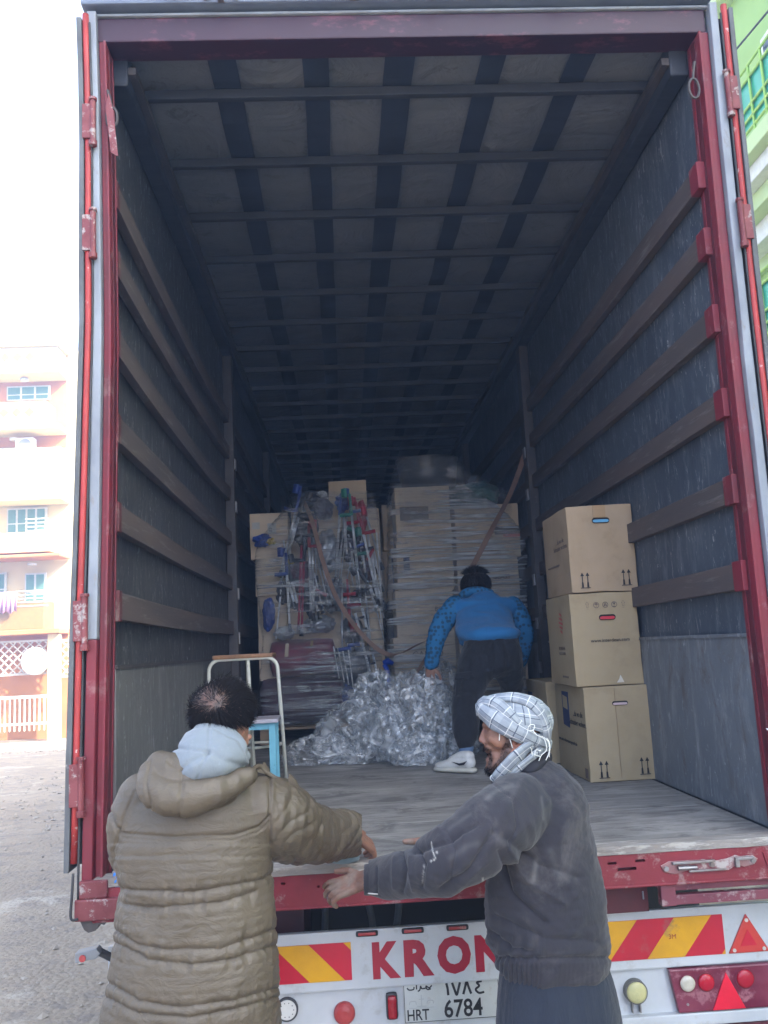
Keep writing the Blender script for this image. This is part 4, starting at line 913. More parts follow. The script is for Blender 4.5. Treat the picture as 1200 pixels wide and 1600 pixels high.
for k, (a, b_) in enumerate(((812, 860), (862, 905), (907, 960))):
    pass
# cartons of the next row, seen between the stacks and above
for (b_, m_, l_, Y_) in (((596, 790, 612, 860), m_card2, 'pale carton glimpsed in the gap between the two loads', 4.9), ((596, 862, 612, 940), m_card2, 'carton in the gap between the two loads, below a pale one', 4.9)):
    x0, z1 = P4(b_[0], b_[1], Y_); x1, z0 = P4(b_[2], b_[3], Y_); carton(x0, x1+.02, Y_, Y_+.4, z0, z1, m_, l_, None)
# black tub and green sacks on top
X0, Z0 = P4(622, 762, YP+.25); X1, Z1 = P4(715, 716, YP+.25); cx = (X0+X1)/2; rx = (X1-X0)/2; n = 32
q = MB(); zz0 = P4(660, 760, YP)[1]+.002; prof = [(.86, zz0), (.95, (zz0+Z1)/2), (1., Z1-.02), (1.03, Z1-.01), (1.03, Z1), (.98, Z1+.0), (.95, Z1-.03), (.82, zz0+.02)]
v = [Vector((cx+rx*r_*cos(2*pi*k/n), YP+.28+rx*.85*r_*sin(2*pi*k/n), z)) for r_, z in prof for k in range(n)]
q.add(v, [(i*n+k, i*n+(k+1) % n, (i+1)*n+(k+1) % n, (i+1)*n+k) for i in range(len(prof)-1) for k in range(n)]+[tuple(range(n))[::-1]]); o = q.build('plastic_tub', plain('dark grey plastic', (.025, .03, .035), .3), None, sm=True)
tag(o, 'round dark plastic tub in clear film on top of the right pallet load', 'tub')
def blob(name, px, py, Y, rx, ry, rz, mat, label, cat, amp=.03, fr=9, seg=28, group=None, parent=None, flatb=None):
    p = atY(px, py, Y); bm = bmesh.new(); bmesh.ops.create_icosphere(bm, subdivisions=5, radius=1); sd_ = random.random()*99
    for v in bm.verts:
        d = v.co.normalized(); s = 1+amp*3*(noise.noise(d*2.2+Vector((sd_, 0, 0))))+amp*(1-abs(noise.noise(d*fr*.7+Vector((sd_, 5, 0))))*2.2)
        v.co = Vector((p.x+d.x*rx*s, p.y+d.y*ry*s, p.z+d.z*rz*s))
        if flatb is not None and v.co.z < flatb: v.co.z = flatb+.002*noise.noise(v.co*9)
    me = bpy.data.meshes.new('b'); bm.to_mesh(me); bm.free(); o = link(name, me, mat, parent, True)
    return tag(o, label, cat, group) if parent is None else o
zt = P4(740, 789, YP)[1]+.002
blob('green_sack', 744, 775, YP+.2, .21, .2, .12, M('dark green fabric', (.02, .10, .09), .5, c2=(.05, .16, .15), vs=9), 'dark green sack wrapped in film on the upper right of the load', 'sack', .08, 9, flatb=zt)
# left load: cartons behind crutches
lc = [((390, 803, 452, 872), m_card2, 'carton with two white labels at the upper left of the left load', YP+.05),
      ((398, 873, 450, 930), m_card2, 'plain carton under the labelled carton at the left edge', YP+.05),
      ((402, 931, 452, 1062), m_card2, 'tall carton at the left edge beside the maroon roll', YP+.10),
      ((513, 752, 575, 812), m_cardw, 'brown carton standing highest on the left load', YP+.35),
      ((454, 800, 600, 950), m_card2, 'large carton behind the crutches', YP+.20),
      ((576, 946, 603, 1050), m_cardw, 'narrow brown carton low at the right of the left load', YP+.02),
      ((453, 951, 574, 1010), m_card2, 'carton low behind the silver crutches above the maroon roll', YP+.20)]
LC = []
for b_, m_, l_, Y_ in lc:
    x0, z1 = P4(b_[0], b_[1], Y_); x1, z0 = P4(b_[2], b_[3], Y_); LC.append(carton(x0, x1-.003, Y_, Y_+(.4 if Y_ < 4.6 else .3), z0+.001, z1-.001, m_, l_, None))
x0, z0 = P4(394, 826, YP+.05); 
for (a, b_, c_, d) in ((394, 817, 406, 827), (418, 818, 432, 834)): front_rect(LC[0], 'label', plain('white label', (.55, .55, .52), .7) if a == 394 else bpy.data.materials['white label'], a, b_, c_, d, YP+.05, .012)
q = MB(); xx, zz = P4(421, 831, YP+.05); up_arrows(q, xx+.006, zz, .035, YP+.05-.0135); q.build('arrow_print', m_ink, LC[0][0], fix=False)
# maroon rolls of blankets
m_mar = M('maroon blanket', (.20, .02, .045), .65, c2=(.14, .016, .035), vs=4, bs=30, bst=.3, sheen=.3); m_mar2 = M('dark plum blanket', (.07, .02, .035), .7, c2=(.05, .016, .03), vs=4, bs=30, bst=.3)
def roll(px0, px1, pyt, pyb, Y, mat, label):
    a = atY(px0, (pyt+pyb)/2, Y); b_ = atY(px1, (pyt+pyb)/2, Y); R_ = (atY(px0, pyt, Y).z-atY(px0, pyb, Y).z)/2; q = MB(); n = 40; m = 30; v = []
    for i in range(m+1):
        t_ = i/m; x = a.x+(b_.x-a.x)*t_; e = (1-abs(2*t_-1)**8)**.5*.25+.75 if 0 < i < m else .55
        for k in range(n):
            an = 2*pi*k/n; w = 1+.05*noise.noise(Vector((x*9, cos(an)*1.4, sin(an)*1.4)))+.035*abs(noise.noise(Vector((x*16, cos(an)*3, sin(an)*6))))
            v.append((x, Y+.18+.19*cos(an)*e*w, a.z+R_*sin(an)*e*w))
    q.add(v, [(i*n+k, i*n+(k+1) % n, (i+1)*n+(k+1) % n, (i+1)*n+k) for i in range(m) for k in range(n)]+[tuple(range(n)), tuple(range(m*n, (m+1)*n))])
    return tag(q.build('blanket_roll', mat, None, sm=True), label, 'blanket roll')
r1 = roll(420, 524, 1001, 1060, YP-.06, m_mar, 'bright maroon rolled blanket bound in film, upper of the two')
r2 = roll(405, 538, 1061, 1134, YP-.08, m_mar2, 'dark plum rolled blanket bound in film, lower of the two')
q = MB()
for (a, b_, c_, d) in ((444, 1006, 452, 1026), (484, 1001, 490, 1010)):
    x0, z1 = P4(a, b_, YP-.085); x1, z0 = P4(c_, d, YP-.085); q.slab([(x0, YP-.095, z0), (x1-.008, YP-.095, z0), (x1, YP-.075, z1), (x0+.01, YP-.075, z1)], (0, .002, 0))
q.build('tape', m_tape, r1)
blob('white_sack', 444, 989, YP, .085, .08, .055, M('white woven bag', (.55, .57, .58), .7, c2=(.42, .44, .46), vs=9, bs=60, bst=.4), 'small white sack squeezed above the maroon roll', 'sack', .06, 9)
blob('white_glove', 503, 772, YP+.1, .04, .04, .025, bpy.data.materials['white woven bag'], 'white rag lying on top of the crutches', 'rag', .12, 9)
m_dk1 = plain('charcoal padding', (.05, .05, .06), .6); m_dk2 = plain('grey quilted padding', (.20, .21, .23), .6); m_dk3 = plain('plum padding', (.10, .04, .06), .6); m_slv = plain('silver foil pad', (.45, .47, .5), .3, .5)
for i, (px, py, rx, rz, m_, l_) in enumerate(((478, 830, .10, .16, m_dk1, 'charcoal padded bag high in the bundle left of the strap'), (512, 862, .10, .17, m_slv, 'silvery foil pad in the middle of the bundle under the strap'), (548, 850, .11, .15, m_dk1, 'charcoal padded bag behind the green handled crutch'), (470, 900, .11, .13, m_dk3, 'plum coloured padded bag behind the maroon tubed crutches'),
    (520, 930, .12, .14, m_dk2, 'grey quilted bag in the centre of the bundle'), (572, 880, .07, .15, m_dk3, 'plum padded bag at the right edge of the bundle'), (500, 975, .13, .07, m_slv, 'silvery foil pad above the bright maroon roll'), (550, 985, .09, .12, m_dk2, 'grey quilted bag beside the slanting white rails'), (443, 925, .06, .10, m_dk1, 'charcoal bag at the left edge above the white sack'))):
    blob('padded_bag', px, py, YP+.10, rx, .14, rz, m_, l_, 'bag', .09, 9)
# crutches: silver shafts with coloured grips; each one a thing
m_alu = plain('silver crutch tube', (.80, .81, .83), .3, .5); m_alw = plain('white crutch tube', (.84, .86, .88), .35); m_redc = plain('red crutch plastic', (.42, .015, .035), .35); m_grn = plain('green crutch plastic', (.03, .24, .18), .35); m_blu = plain('blue crutch plastic', (.02, .06, .30), .35); m_blk2 = plain('black crutch grip', (.03, .032, .04), .5); m_mag = plain('maroon crutch tube', (.36, .02, .06), .3)
def crutch(p0, p1, Y, tube, grip, label, rad=.0115, cuff=True, tip=True, s=1, group=None, dy=.0, double=False):
    a = atY(*p0, Y); b_ = atY(*p1, Y+dy); c = empty('crutch', tuple(b_), label, 'crutch', group)
    d = (a-b_); L = d.length; d = d.normalized(); side = d.cross(Vector((0, 1, 0))).normalized()*s
    q = MB(); q.tube([b_, b_+d*L*.5], rad*.85, 8); q.build('lower_tube', tube, c, sm=True)
    q = MB()
    if double:
        for k in (-1, 1): q.tube([b_+d*L*.35, b_+d*L*.42+side*.02*k, a+side*.028*k], rad*.7, 8)
    else: q.tube([b_+d*L*.5, a], rad, 8)
    q.build('upper_tube', tube, c, sm=True)
    if tip: q = MB(); q.tube([b_-d*.012, b_+d*.02, b_+d*.055], [.021, .016, .0125], 10); q.build('rubber_tip', m_blk2, c, sm=True)
    if grip is not None:
        g = a; q = MB(); q.tube([g-d*.02, g-d*.02+side*.03, g-d*.02+side*.105], [.017, .016, .0175], 10); q.build('grip', grip, c, sm=True)
        if cuff:
            q = MB(); n = 9; v = []
            cc = g+d*.17+side*.01
            q.tube([g-d*.03, g+d*.06, g+d*.16], [.015, .014, .012], 8)
            for i in range(7):
                h = (i/6-.5)*.075
                for k in range(n): an = -.5*pi+1.35*pi*(k/(n-1)-.0)-.2; v.append(cc+d*h+side*(.042*cos(an)+.02)+Vector((0, 1, 0))*.042*sin(an))
            q.add(v, [(i*n+k, i*n+k+1, (i+1)*n+k+1, (i+1)*n+k) for i in range(6) for k in range(n-1)])
            o = q.build('arm_cuff', grip, c, sm=True); md = o.modifiers.new('s', 'SOLIDIFY'); md.thickness = .005
    return c
YC = YP-.08
crutch((463, 795), (437, 900), YC, m_alu, m_blu, 'silver crutch leaning left at the far left of the bundle')
crutch((468, 803), (436, 918), YC+.03, m_alu, m_blk2, 'silver crutch with black grip lying close behind the leftmost one', s=-1)
crutch((448, 893), (453, 985), YC-.03, m_alw, m_blu, 'white crutch with a black rubber tip standing above the white sack')
crutch((471, 852), (466, 988), YC-.05, m_mag, None, 'maroon tubed crutch, left one of the pair'); crutch((475, 872), (471, 992), YC-.055, m_mag, m_blk2, 'maroon tubed crutch, right one of the pair')
crutch((483, 850), (486, 965), YC, m_alu, m_redc, 'silver crutch with red grip left of the strap', s=-1); crutch((488, 850), (490, 968), YC, m_alu, None, 'bare silver shaft upright just left of the strap')
crutch((449, 905), (462, 950), YC, m_alw, None, 'short white shaft slanting between left crutches'); crutch((455, 905), (467, 952), YC+.02, m_alw, m_blk2, 'white crutch slanting behind the maroon pair', s=-1)
crutch((503, 885), (522, 945), YC, m_alu, None, 'silver shaft slanting right under the strap'); crutch((492, 940), (500, 965), YC, m_alw, None, 'short white shaft between upright silver ones')
crutch((531, 800), (524, 912), YC, m_alu, m_blu, 'silver crutch with blue grip right of the strap', s=-1); crutch((537, 808), (543, 876), YC, m_alu, None, 'silver shaft in the middle of the right hand bundle')
crutch((549, 800), (563, 932), YC-.04, m_alu, m_grn, 'silver crutch with green handle and cuff at the right', s=1)
crutch((556, 862), (562, 925), YC-.02, m_alw, m_grn, 'white crutch with a small green grip pointing left', s=-1)
crutch((560, 812), (572, 905), YC, m_alu, m_redc, 'silver crutch with red cuff at the right edge of the bundle', s=1)
crutch((575, 835), (583, 905), YC+.02, m_alu, None, 'thin silver shaft at the right edge of the bundle')
crutch((567, 830), (592, 945), YC-.03, m_alw, m_redc, 'white crutch with red grip slanting down to the right', s=-1)
crutch((545, 950), (542, 905), YC-.03, m_redc, m_redc, 'red plastic crutch held upside down low in the bundle', s=1, tip=False)
crutch((575, 915), (590, 940), YC-.04, m_alw, m_blk2, 'black gripped crutch near the red grip', s=1)
crutch((555, 958), (580, 1060), YC-.05, m_alw, None, 'long white shaft, lower left rail of the slanting pair'); crutch((566, 950), (592, 1064), YC-.05, m_alw, None, 'long white shaft, lower right rail of the slanting pair')
for i, (x, y, x2, y2) in enumerate(((521, 1010, 530, 1060), (528, 1012, 538, 1066), (535, 1013, 545, 1070), (543, 1005, 552, 1075))):
    crutch((x, y), (x2, y2), YC-.06, m_alw, m_blu if i % 2 else None, ['leftmost thin white shaft beside the bright maroon roll', 'second thin shaft beside the maroon roll, with blue grip', 'third thin white shaft right of the maroon roll', 'rightmost thin shaft with blue grip above the blue bundle'][i], rad=.006, tip=False, cuff=False, s=-1, group='thin shafts beside the maroon roll')
rs = random.Random(77)
for i in range(34):
    x = rs.choice([rs.uniform(440, 500), rs.uniform(500, 592), rs.uniform(530, 590)]); y = rs.uniform(800, 920); L = rs.uniform(50, 110); sl_ = rs.uniform(-.22, .22)+(.25 if x > 560 else 0)
    crutch((x, y), (min(600, x+sl_*L), y+L), YC+rs.uniform(-.01, .09), rs.choice([m_alu, m_alw, m_alu]), None, 'thin silver shaft packed among the bundled crutches', rad=rs.uniform(.006, .010), tip=rs.random() < .5, group='silver shafts packed in the bundle')
for i in range(9):
    x = rs.uniform(455, 590); y = rs.uniform(790, 930); mt_ = [m_blu, m_redc, m_grn, m_blk2, m_redc, m_blu, m_blk2, m_mag, m_blk2][i]
    a = atY(x, y, YC-.02); d = Vector((rs.uniform(-1, 1), 0, rs.uniform(-.5, .5))).normalized(); g = MB(); g.tube([a, a+d*.05, a+d*.11], [.016, .014, .018], 9)
    tag(g.build('crutch_grip', mt_, None, sm=True), 'loose plastic crutch grip sticking out of the bundle', 'crutch grip', 'grips sticking out of the bundle')
q = MB()
for i in range(6):
    t_ = i/6+.05; a = atY(566+26*t_-12+6, 960+108*t_, YC-.065); b_ = atY(566+26*t_+2, 958+108*t_, YC-.065); q.tube([a, b_], .010, 6)
tag(q.build('ladder_rungs', m_blk2, None), 'black bands wound round the slanting pair of white shafts', 'bands')
# blue crutch lying beside, and blue grips
q = empty('blue_brace', tuple(atY(606, 1072, YP-.15)), 'bright blue plastic arm cuff standing between the two loads', 'arm cuff')
b2 = MB(); P = [atY(601, 1038, YP-.15), atY(606, 1050, YP-.15), atY(608, 1066, YP-.15), atY(607, 1080, YP-.15)]; b2.tube(P, [.022, .018, .016, .02], 10); b2.build('shaft', plain('bright blue plastic', (.01, .07, .50), .3), q, sm=True)
b2 = MB(); b2.tube([atY(599, 1036, YP-.15), atY(606, 1033, YP-.16), atY(614, 1037, YP-.15)], [.02, .03, .018], 10); b2.build('cuff', bpy.data.materials['bright blue plastic'], q, sm=True)
blob('bag', 420, 960, YP, .05, .05, .13, m_blu, 'dark blue bag wedged at the left edge of the crutches', 'bag', .1, 9)
blob('bag', 411, 845, YP-.02, .075, .05, .05, m_blu, 'navy blue bag over the labelled carton', 'bag', .14, 9)
blob('yellow_bag', 424, 846, YP-.06, .03, .03, .025, plain('yellow plastic', (.55, .38, .03), .4), 'yellow bag on the labelled carton', 'bag', .2, 9)
blob('yellow_bag', 452, 877, YP-.04, .035, .03, .02, bpy.data.materials['yellow plastic'], 'yellow bag just left of the maroon crutches', 'bag', .2, 9)
blob('bag', 536, 785, YP+.06, .06, .05, .07, m_blu, 'blue bag with a red stripe at the top of the bundle', 'bag', .16, 9)
blob('bag', 505, 795, YP+.03, .08, .05, .09, plain('dark checked fabric', (.07, .06, .08), .6), 'dark cloth bag at the top behind the strap', 'bag', .1, 9)
blob('bag', 566, 805, YP+.05, .04, .04, .13, m_redc, 'red bag hanging at the upper right of the bundle', 'bag', .12, 9)
blob('bag', 485, 930, YP+.06, .09, .06, .16, plain('black fabric', (.03, .032, .045), .6), 'black bag behind the silver shafts', 'bag', .1, 9)
blob('bag', 565, 930, YP+.05, .08, .06, .05, bpy.data.materials['black fabric'], 'black bag at the right, beneath the green grip', 'bag', .12, 9)
blob('bag', 545, 1085, YP-.05, .05, .05, .06, m_blu, 'blue bundle beside the dark plum roll', 'bag', .2, 9)
# stretch film sheets round each load
def wrap(name, outline, Y, dep, mat, label, seed, bul=.05):
    """film skin round the front and both sides of a load; outline = rows of (py, px_left, px_right)"""
    rows = bez([(py, a, b_, c_) for (py, a, b_, c_) in outline], 10); v = []; nx = 44
    for r_ in rows:
        py, a, b_, fd = r_; A = atY(a, py, Y); B_ = atY(b_, py, Y)
        for i in range(nx+1):
            t_ = i/nx
            if t_ < .14: u = t_/.14; x = A.x; y = Y+dep*(1-u)
            elif t_ > .86: u = (t_-.86)/.14; x = B_.x; y = Y+dep*u
            else: u = (t_-.14)/.72; x = A.x+(B_.x-A.x)*u; y = Y-fd*(1-abs(2*u-1)**3)
            z = A.z+(B_.z-A.z)*min(1, max(0, (t_-.14)/.72))
            w = noise.noise(Vector((x*3+seed, y*3, z*9)))*.010+abs(noise.noise(Vector((x*2.5+z*2+seed, y, z*22))))*.012
            v.append((x+w*(-1 if t_ < .14 else 1 if t_ > .86 else 0), y-w*(1 if .1 < t_ < .9 else 0), z))
    f = [(j*(nx+1)+i, j*(nx+1)+i+1, (j+1)*(nx+1)+i+1, (j+1)*(nx+1)+i) for j in range(len(rows)-1) for i in range(nx)]
    me = bpy.data.meshes.new('w'); me.from_pydata([tuple(p) for p in v], [], f); o = link(name, me, mat, None, True); return tag(o, label, 'film')
wrap('stretch_wrap', [(757, 612, 722, .02), (800, 609, 790, .03), (850, 610, 820, .03), (950, 606, 824, .03), (1020, 606, 822, .03), (1110, 608, 824, .03)], YP-.03, .5, m_film, 'clear stretch film wound round the cartons of the right load', 3)
wrap('stretch_wrap', [(716, 618, 716, .06), (735, 616, 735, .08), (765, 614, 790, .06), (812, 640, 800, .03)], YP-.01, .3, film('thin glossy film', (1.4, 1.4, 5), .10, .4, .10, .12), 'loose clear film pulled over the tub and green sack', 9)
wrap('stretch_wrap', [(768, 470, 580, .0), (800, 440, 590, .06), (860, 400, 598, .09), (930, 402, 602, .10), (1000, 410, 600, .12), (1060, 405, 590, .12), (1132, 402, 575, .12)], YP-.10, .4, film('thin stretch wrap', (.45, .6, 8), .09, .75, .13, .30, b0=.40, b1=.58), 'clear stretch film holding the crutches and maroon rolls', 21)
# straps
m_strap = M('brown lashing strap', (.27, .165, .12), .7, c2=(.21, .13, .10), vs=9, bs=200, bst=.3)
def strap(pts, w, label, tw=None):
    P = [atY(a, b_, c_) for a, b_, c_ in pts]; P = [Vector(p) for p in bez([tuple(p) for p in P], 8)]
    q = MB(); q.ribbon(P, w, .003, (1, 0, .25) if tw is None else tw); return tag(q.build('lashing_strap', m_strap, None, sm=False), label, 'strap')
strap([(474, 782, YP+.05), (488, 815, YP-.20), (504, 875, YP-.22), (526, 934, YP-.22), (560, 985, YP-.24), (596, 1018, YP-.26), (622, 1022, YP-.3), (655, 1006, YP-.45), (672, 1000, YP-.6)], .036, 'brown lashing strap hanging down over the crutches')
strap([(829, 683, 3.72), (800, 765, 3.95), (768, 828, YP-.1), (735, 892, YP-.09), (722, 920, YP-.09)], .045, 'brown lashing strap from the right pillar down over the cartons')
strap([(690, 985, YP-.10), (664, 1030, YP-.12), (640, 1068, YP-.13)], .025, 'slack end of strap slanting down below the boy\'s arm')
# ---- heap of loose film on the deck
def heap(name, parts, mat, label, seed):
    bm = bmesh.new(); 
    allv = []; allf = []
    for (px, py, Y, rx, ry, rz) in parts:
        b2 = bmesh.new(); bmesh.ops.create_icosphere(b2, subdivisions=6, radius=1); p = atY(px, py, Y); off = len(allv)
        for v in b2.verts:
            d = v.co.normalized(); q0 = d*1.6+Vector((seed+px*.1, 0, 0))
            r1 = 1-2*abs(noise.noise(q0*1.7)); r2 = 1-2*abs(noise.noise(q0*4.1+Vector((3, 1, 0)))); r3 = 1-2*abs(noise.noise(q0*9.5)); r4 = 1-2*abs(noise.noise(q0*21))
            s = .80+.24*r1+.075*r2+.010*r3
            c = Vector((p.x+d.x*rx*s, p.y+d.y*ry*s, p.z+d.z*rz*s)); c.z = max(c.z, .006+.008*abs(noise.noise(c*20)))
            v.co = c
        b2.verts.index_update(); allv += [tuple(v.co) for v in b2.verts]; allf += [tuple(w.index+off for w in f_.verts) for f_ in b2.faces]; b2.free()
    me = bpy.data.meshes.new('h'); me.from_pydata(allv, [], allf); me.validate(); o = link(name, me, mat, None, False); smooth(me); return tag(o, label, 'plastic film')
heap('plastic_heap', [(652, 1142, 2.75, .30, .28, .38), (575, 1160, 2.95, .36, .28, .30), (505, 1182, 2.95, .27, .22, .15), (590, 1112, 3.15, .22, .22, .29), (688, 1112, 3.1, .20, .2, .35), (652, 1180, 2.55, .17, .15, .15), (700, 1170, 3.0, .22, .2, .22)], m_filmh, 'crumpled heap of loose clear plastic film on the deck between the loads', 4)
# blue scrap on the sill, pale cloth at the cuff
blob('blue_scrap', 184, 1372, -.02, .012, .012, .028, plain('blue plastic scrap', (.02, .22, .7), .4), 'scrap of blue plastic on the sill corner at the left man\'s elbow', 'scrap', .2, 9)
# ================================================================== PEOPLE
def nd(px, py, Y, r, ry=None, rz=None):
    """node: pixel position at depth Y; r, rz = half sizes in photo pixels there; ry = half depth in metres"""
    p = atY(px, py, Y); k = mpp(p); return (p.x, p.y, p.z, r*k, (ry if ry is not None else r*k), (rz*k if rz is not None else r*k))
_ico = None
def ico():
    global _ico
    if _ico is None:
        bm = bmesh.new(); bmesh.ops.create_icosphere(bm, subdivisions=3, radius=1); bm.verts.index_update()
        _ico = (np.array([v.co for v in bm.verts]), [tuple(v.index for v in f.verts) for f in bm.faces]); bm.free()
    return _ico
def chains_mesh(chains, step=.3):
    V = []; F = []; off = 0; iv, jf = ico()
    for ch in chains:
        if len(ch) == 1: S = [np.array(ch[0], float)]
        else:
            S = []; P = bez(ch, 24)
            last = None
            for p in P:
                if last is None or np.linalg.norm(p[:3]-last[:3]) > step*min(p[3:6]): S.append(p); last = p
            S.append(P[-1])
        for s in S:
            V.append(iv*np.maximum(s[3:6], 1e-4)+s[:3]); F += [tuple(i+off for i in f) for f in jf]; off += len(iv)
    me = bpy.data.meshes.new('c'); me.from_pydata(np.concatenate(V).tolist(), [], F); return me
def lap(V, E, it, lam=.5):
    deg = np.zeros(len(V)); np.add.at(deg, E[:, 0], 1); np.add.at(deg, E[:, 1], 1); deg = np.maximum(deg, 1)
    for _ in range(it):
        A = np.zeros_like(V); np.add.at(A, E[:, 0], V[E[:, 1]]); np.add.at(A, E[:, 1], V[E[:, 0]]); V = V+lam*(A/deg[:, None]-V)
    return V
def normals(me):
    N = np.zeros(len(me.vertices)*3); me.vertices.foreach_get('normal', N); return N.reshape(-1, 3)
def fused(chains, voxel=.008, sm=4, disp=None, post=0, cut=None, extra=None):
    """union of ellipsoid chains as one continuous skin; disp(V, N) -> offset along the normal"""
    me = chains_mesh(chains)
    o = bpy.data.objects.new('tmp', me); COL.objects.link(o); md = o.modifiers.new('r', 'REMESH'); md.mode = 'VOXEL'; md.voxel_size = voxel; md.adaptivity = 0
    dg = bpy.context.evaluated_depsgraph_get(); m2 = bpy.data.meshes.new_from_object(o.evaluated_get(dg)); bpy.data.objects.remove(o)
    n = len(m2.vertices); V = np.zeros(n*3); m2.vertices.foreach_get('co', V); V = V.reshape(-1, 3); E = np.zeros(len(m2.edges)*2, int); m2.edges.foreach_get('vertices', E); E = E.reshape(-1, 2)
    V = lap(V, E, sm)
    m2.vertices.foreach_set('co', V.ravel()); m2.update()
    if disp is not None:
        N = normals(m2); d = disp(V, N); V = V+(N*d[:, None] if d.ndim == 1 else d)
        if post: V = lap(V, E, post)
        m2.vertices.foreach_set('co', V.ravel()); m2.update()
    if cut is not None:
        bm = bmesh.new(); bm.from_mesh(m2); bm.verts.ensure_lookup_table(); kill = [v for v, c in zip(bm.verts, cut(V)) if c]; bmesh.ops.delete(bm, geom=kill, context='VERTS'); bm.to_mesh(m2); bm.free()
    smooth(m2); return m2
def nz3(P, sc, seed=0.):
    return np.array([noise.noise(Vector((p[0]*sc[0]+seed, p[1]*sc[1], p[2]*sc[2]))) for p in P])
def ridge(P, sc, seed=0.): return 1-2*np.abs(nz3(P, sc, seed))
def seg_dist(X, Y_, line):
    """distance in pixels to a polyline"""
    D = np.full(len(X), 1e9)
    for (a, b_), (c, d) in zip(line[:-1], line[1:]):
        ux, uy = c-a, d-b_; L = ux*ux+uy*uy; t_ = np.clip(((X-a)*ux+(Y_-b_)*uy)/L, 0, 1); D = np.minimum(D, np.hypot(X-a-t_*ux, Y_-b_-t_*uy))
    return D
def colattr(me, C_):
    at_ = me.color_attributes.new(name='Col', type='FLOAT_COLOR', domain='POINT'); A = np.ones((len(me.vertices), 4)); A[:, :3] = C_; at_.data.foreach_set('color', A.ravel())
def skinmat(name, base, c2):
    m, t, b = newmat(name); co = t.coord(); a = t.a('VertexColor'); a.layer_name = 'Col'
    c = t.mix(t.math('MULTIPLY', t.ramp(t.noise(co, 35, 6), .4, .7), .5), a.outputs[0], c4(c2)); t.set(b, 'Base Color', c); b.inputs['Roughness'].default_value = .55
    b.inputs['Subsurface Weight'].default_value = .12; b.inputs['Subsurface Radius'].default_value = (.01, .004, .002); b.inputs['Subsurface Scale'].default_value = .5
    t.l.new(t.bump(t.noise(co, 180, 6, .7), .35, .002), b.inputs['Normal']); return m
SKA = (.25, .13, .088); SKB = (.215, .108, .070)
m_skinA = skinmat('skin', SKA, (.25, .12, .08)); m_skinB = skinmat('weathered skin', SKB, (.17, .075, .05))
def cloth(name, col, c2, c3=None, rough=.85, vs=4, bs=350, bst=.12, v3=12, a3=.55, b3=.7, sheen=.15, fold=None):
    m, t, b = newmat(name); co = t.coord(); c = t.mix(t.ramp(t.noise(co, vs, 5), .35, .7), c4(col), c4(c2))
    if c3: c = t.mix(t.ramp(t.noise(co, v3, 8, .72, .6), a3, b3), c, c4(c3))
    t.set(b, 'Base Color', c); b.inputs['Roughness'].default_value = rough; b.inputs['Sheen Weight'].default_value = sheen
    nb = t.bump(t.noise(co, bs, 3), bst, .001)
    if fold: nb = t.bump(t.noise(t.coord(scale=fold[1]), fold[0], 6, .62, 1.2), fold[2], .02, nb)
    t.l.new(nb, b.inputs['Normal']); return m
m_olive = cloth('olive nylon', (.092, .074, .051), (.080, .064, .044), (.110, .091, .065), .52, bs=500, bst=.04, v3=5, a3=.5, b3=.75, sheen=.0, fold=(14, (1, 1, 1.6), .35))
m_hoodie = cloth('pale grey marl jersey', (.175, .205, .23), (.155, .185, .21), (.20, .23, .255), .95, bs=600, bst=.2, v3=90, fold=(9, (1, 1, 1), .25))
m_jacket = cloth('dusty charcoal cotton', (.024, .022, .029), (.015, .016, .023), (.075, .069, .071), .95, vs=3.5, v3=4, a3=.53, b3=.74, fold=(7, (1, 1, .8), .3))
_t = NT(m_jacket); _b = _t.n['Principled BSDF']; _l = _b.inputs['Base Color'].links[0].from_socket; _v = _t.a('VertexColor'); _v.layer_name = 'Col'; _t.set(_b, 'Base Color', _t.mix(_v.outputs[0], _l, (.42, .42, .40, 1)))
m_navy = cloth('navy tunic cloth', (.012, .018, .032), (.009, .014, .026), None, .9, fold=(6, (3, 3, .5), .5))
m_vest = cloth('bright blue fleece', (.014, .15, .37), (.012, .125, .31), None, .9, fold=(9, (1, 1, 1), .4))
m_cargo = cloth('black cargo cotton', (.008, .009, .013), (.005, .006, .009), (.018, .02, .024), .9, v3=6, fold=(9, (1, 1, .7), .6))
m_hair = M('black hair', (.008, .007, .008), .85, c2=(.012, .010, .010), vs=60, bst=0, spec=.15)
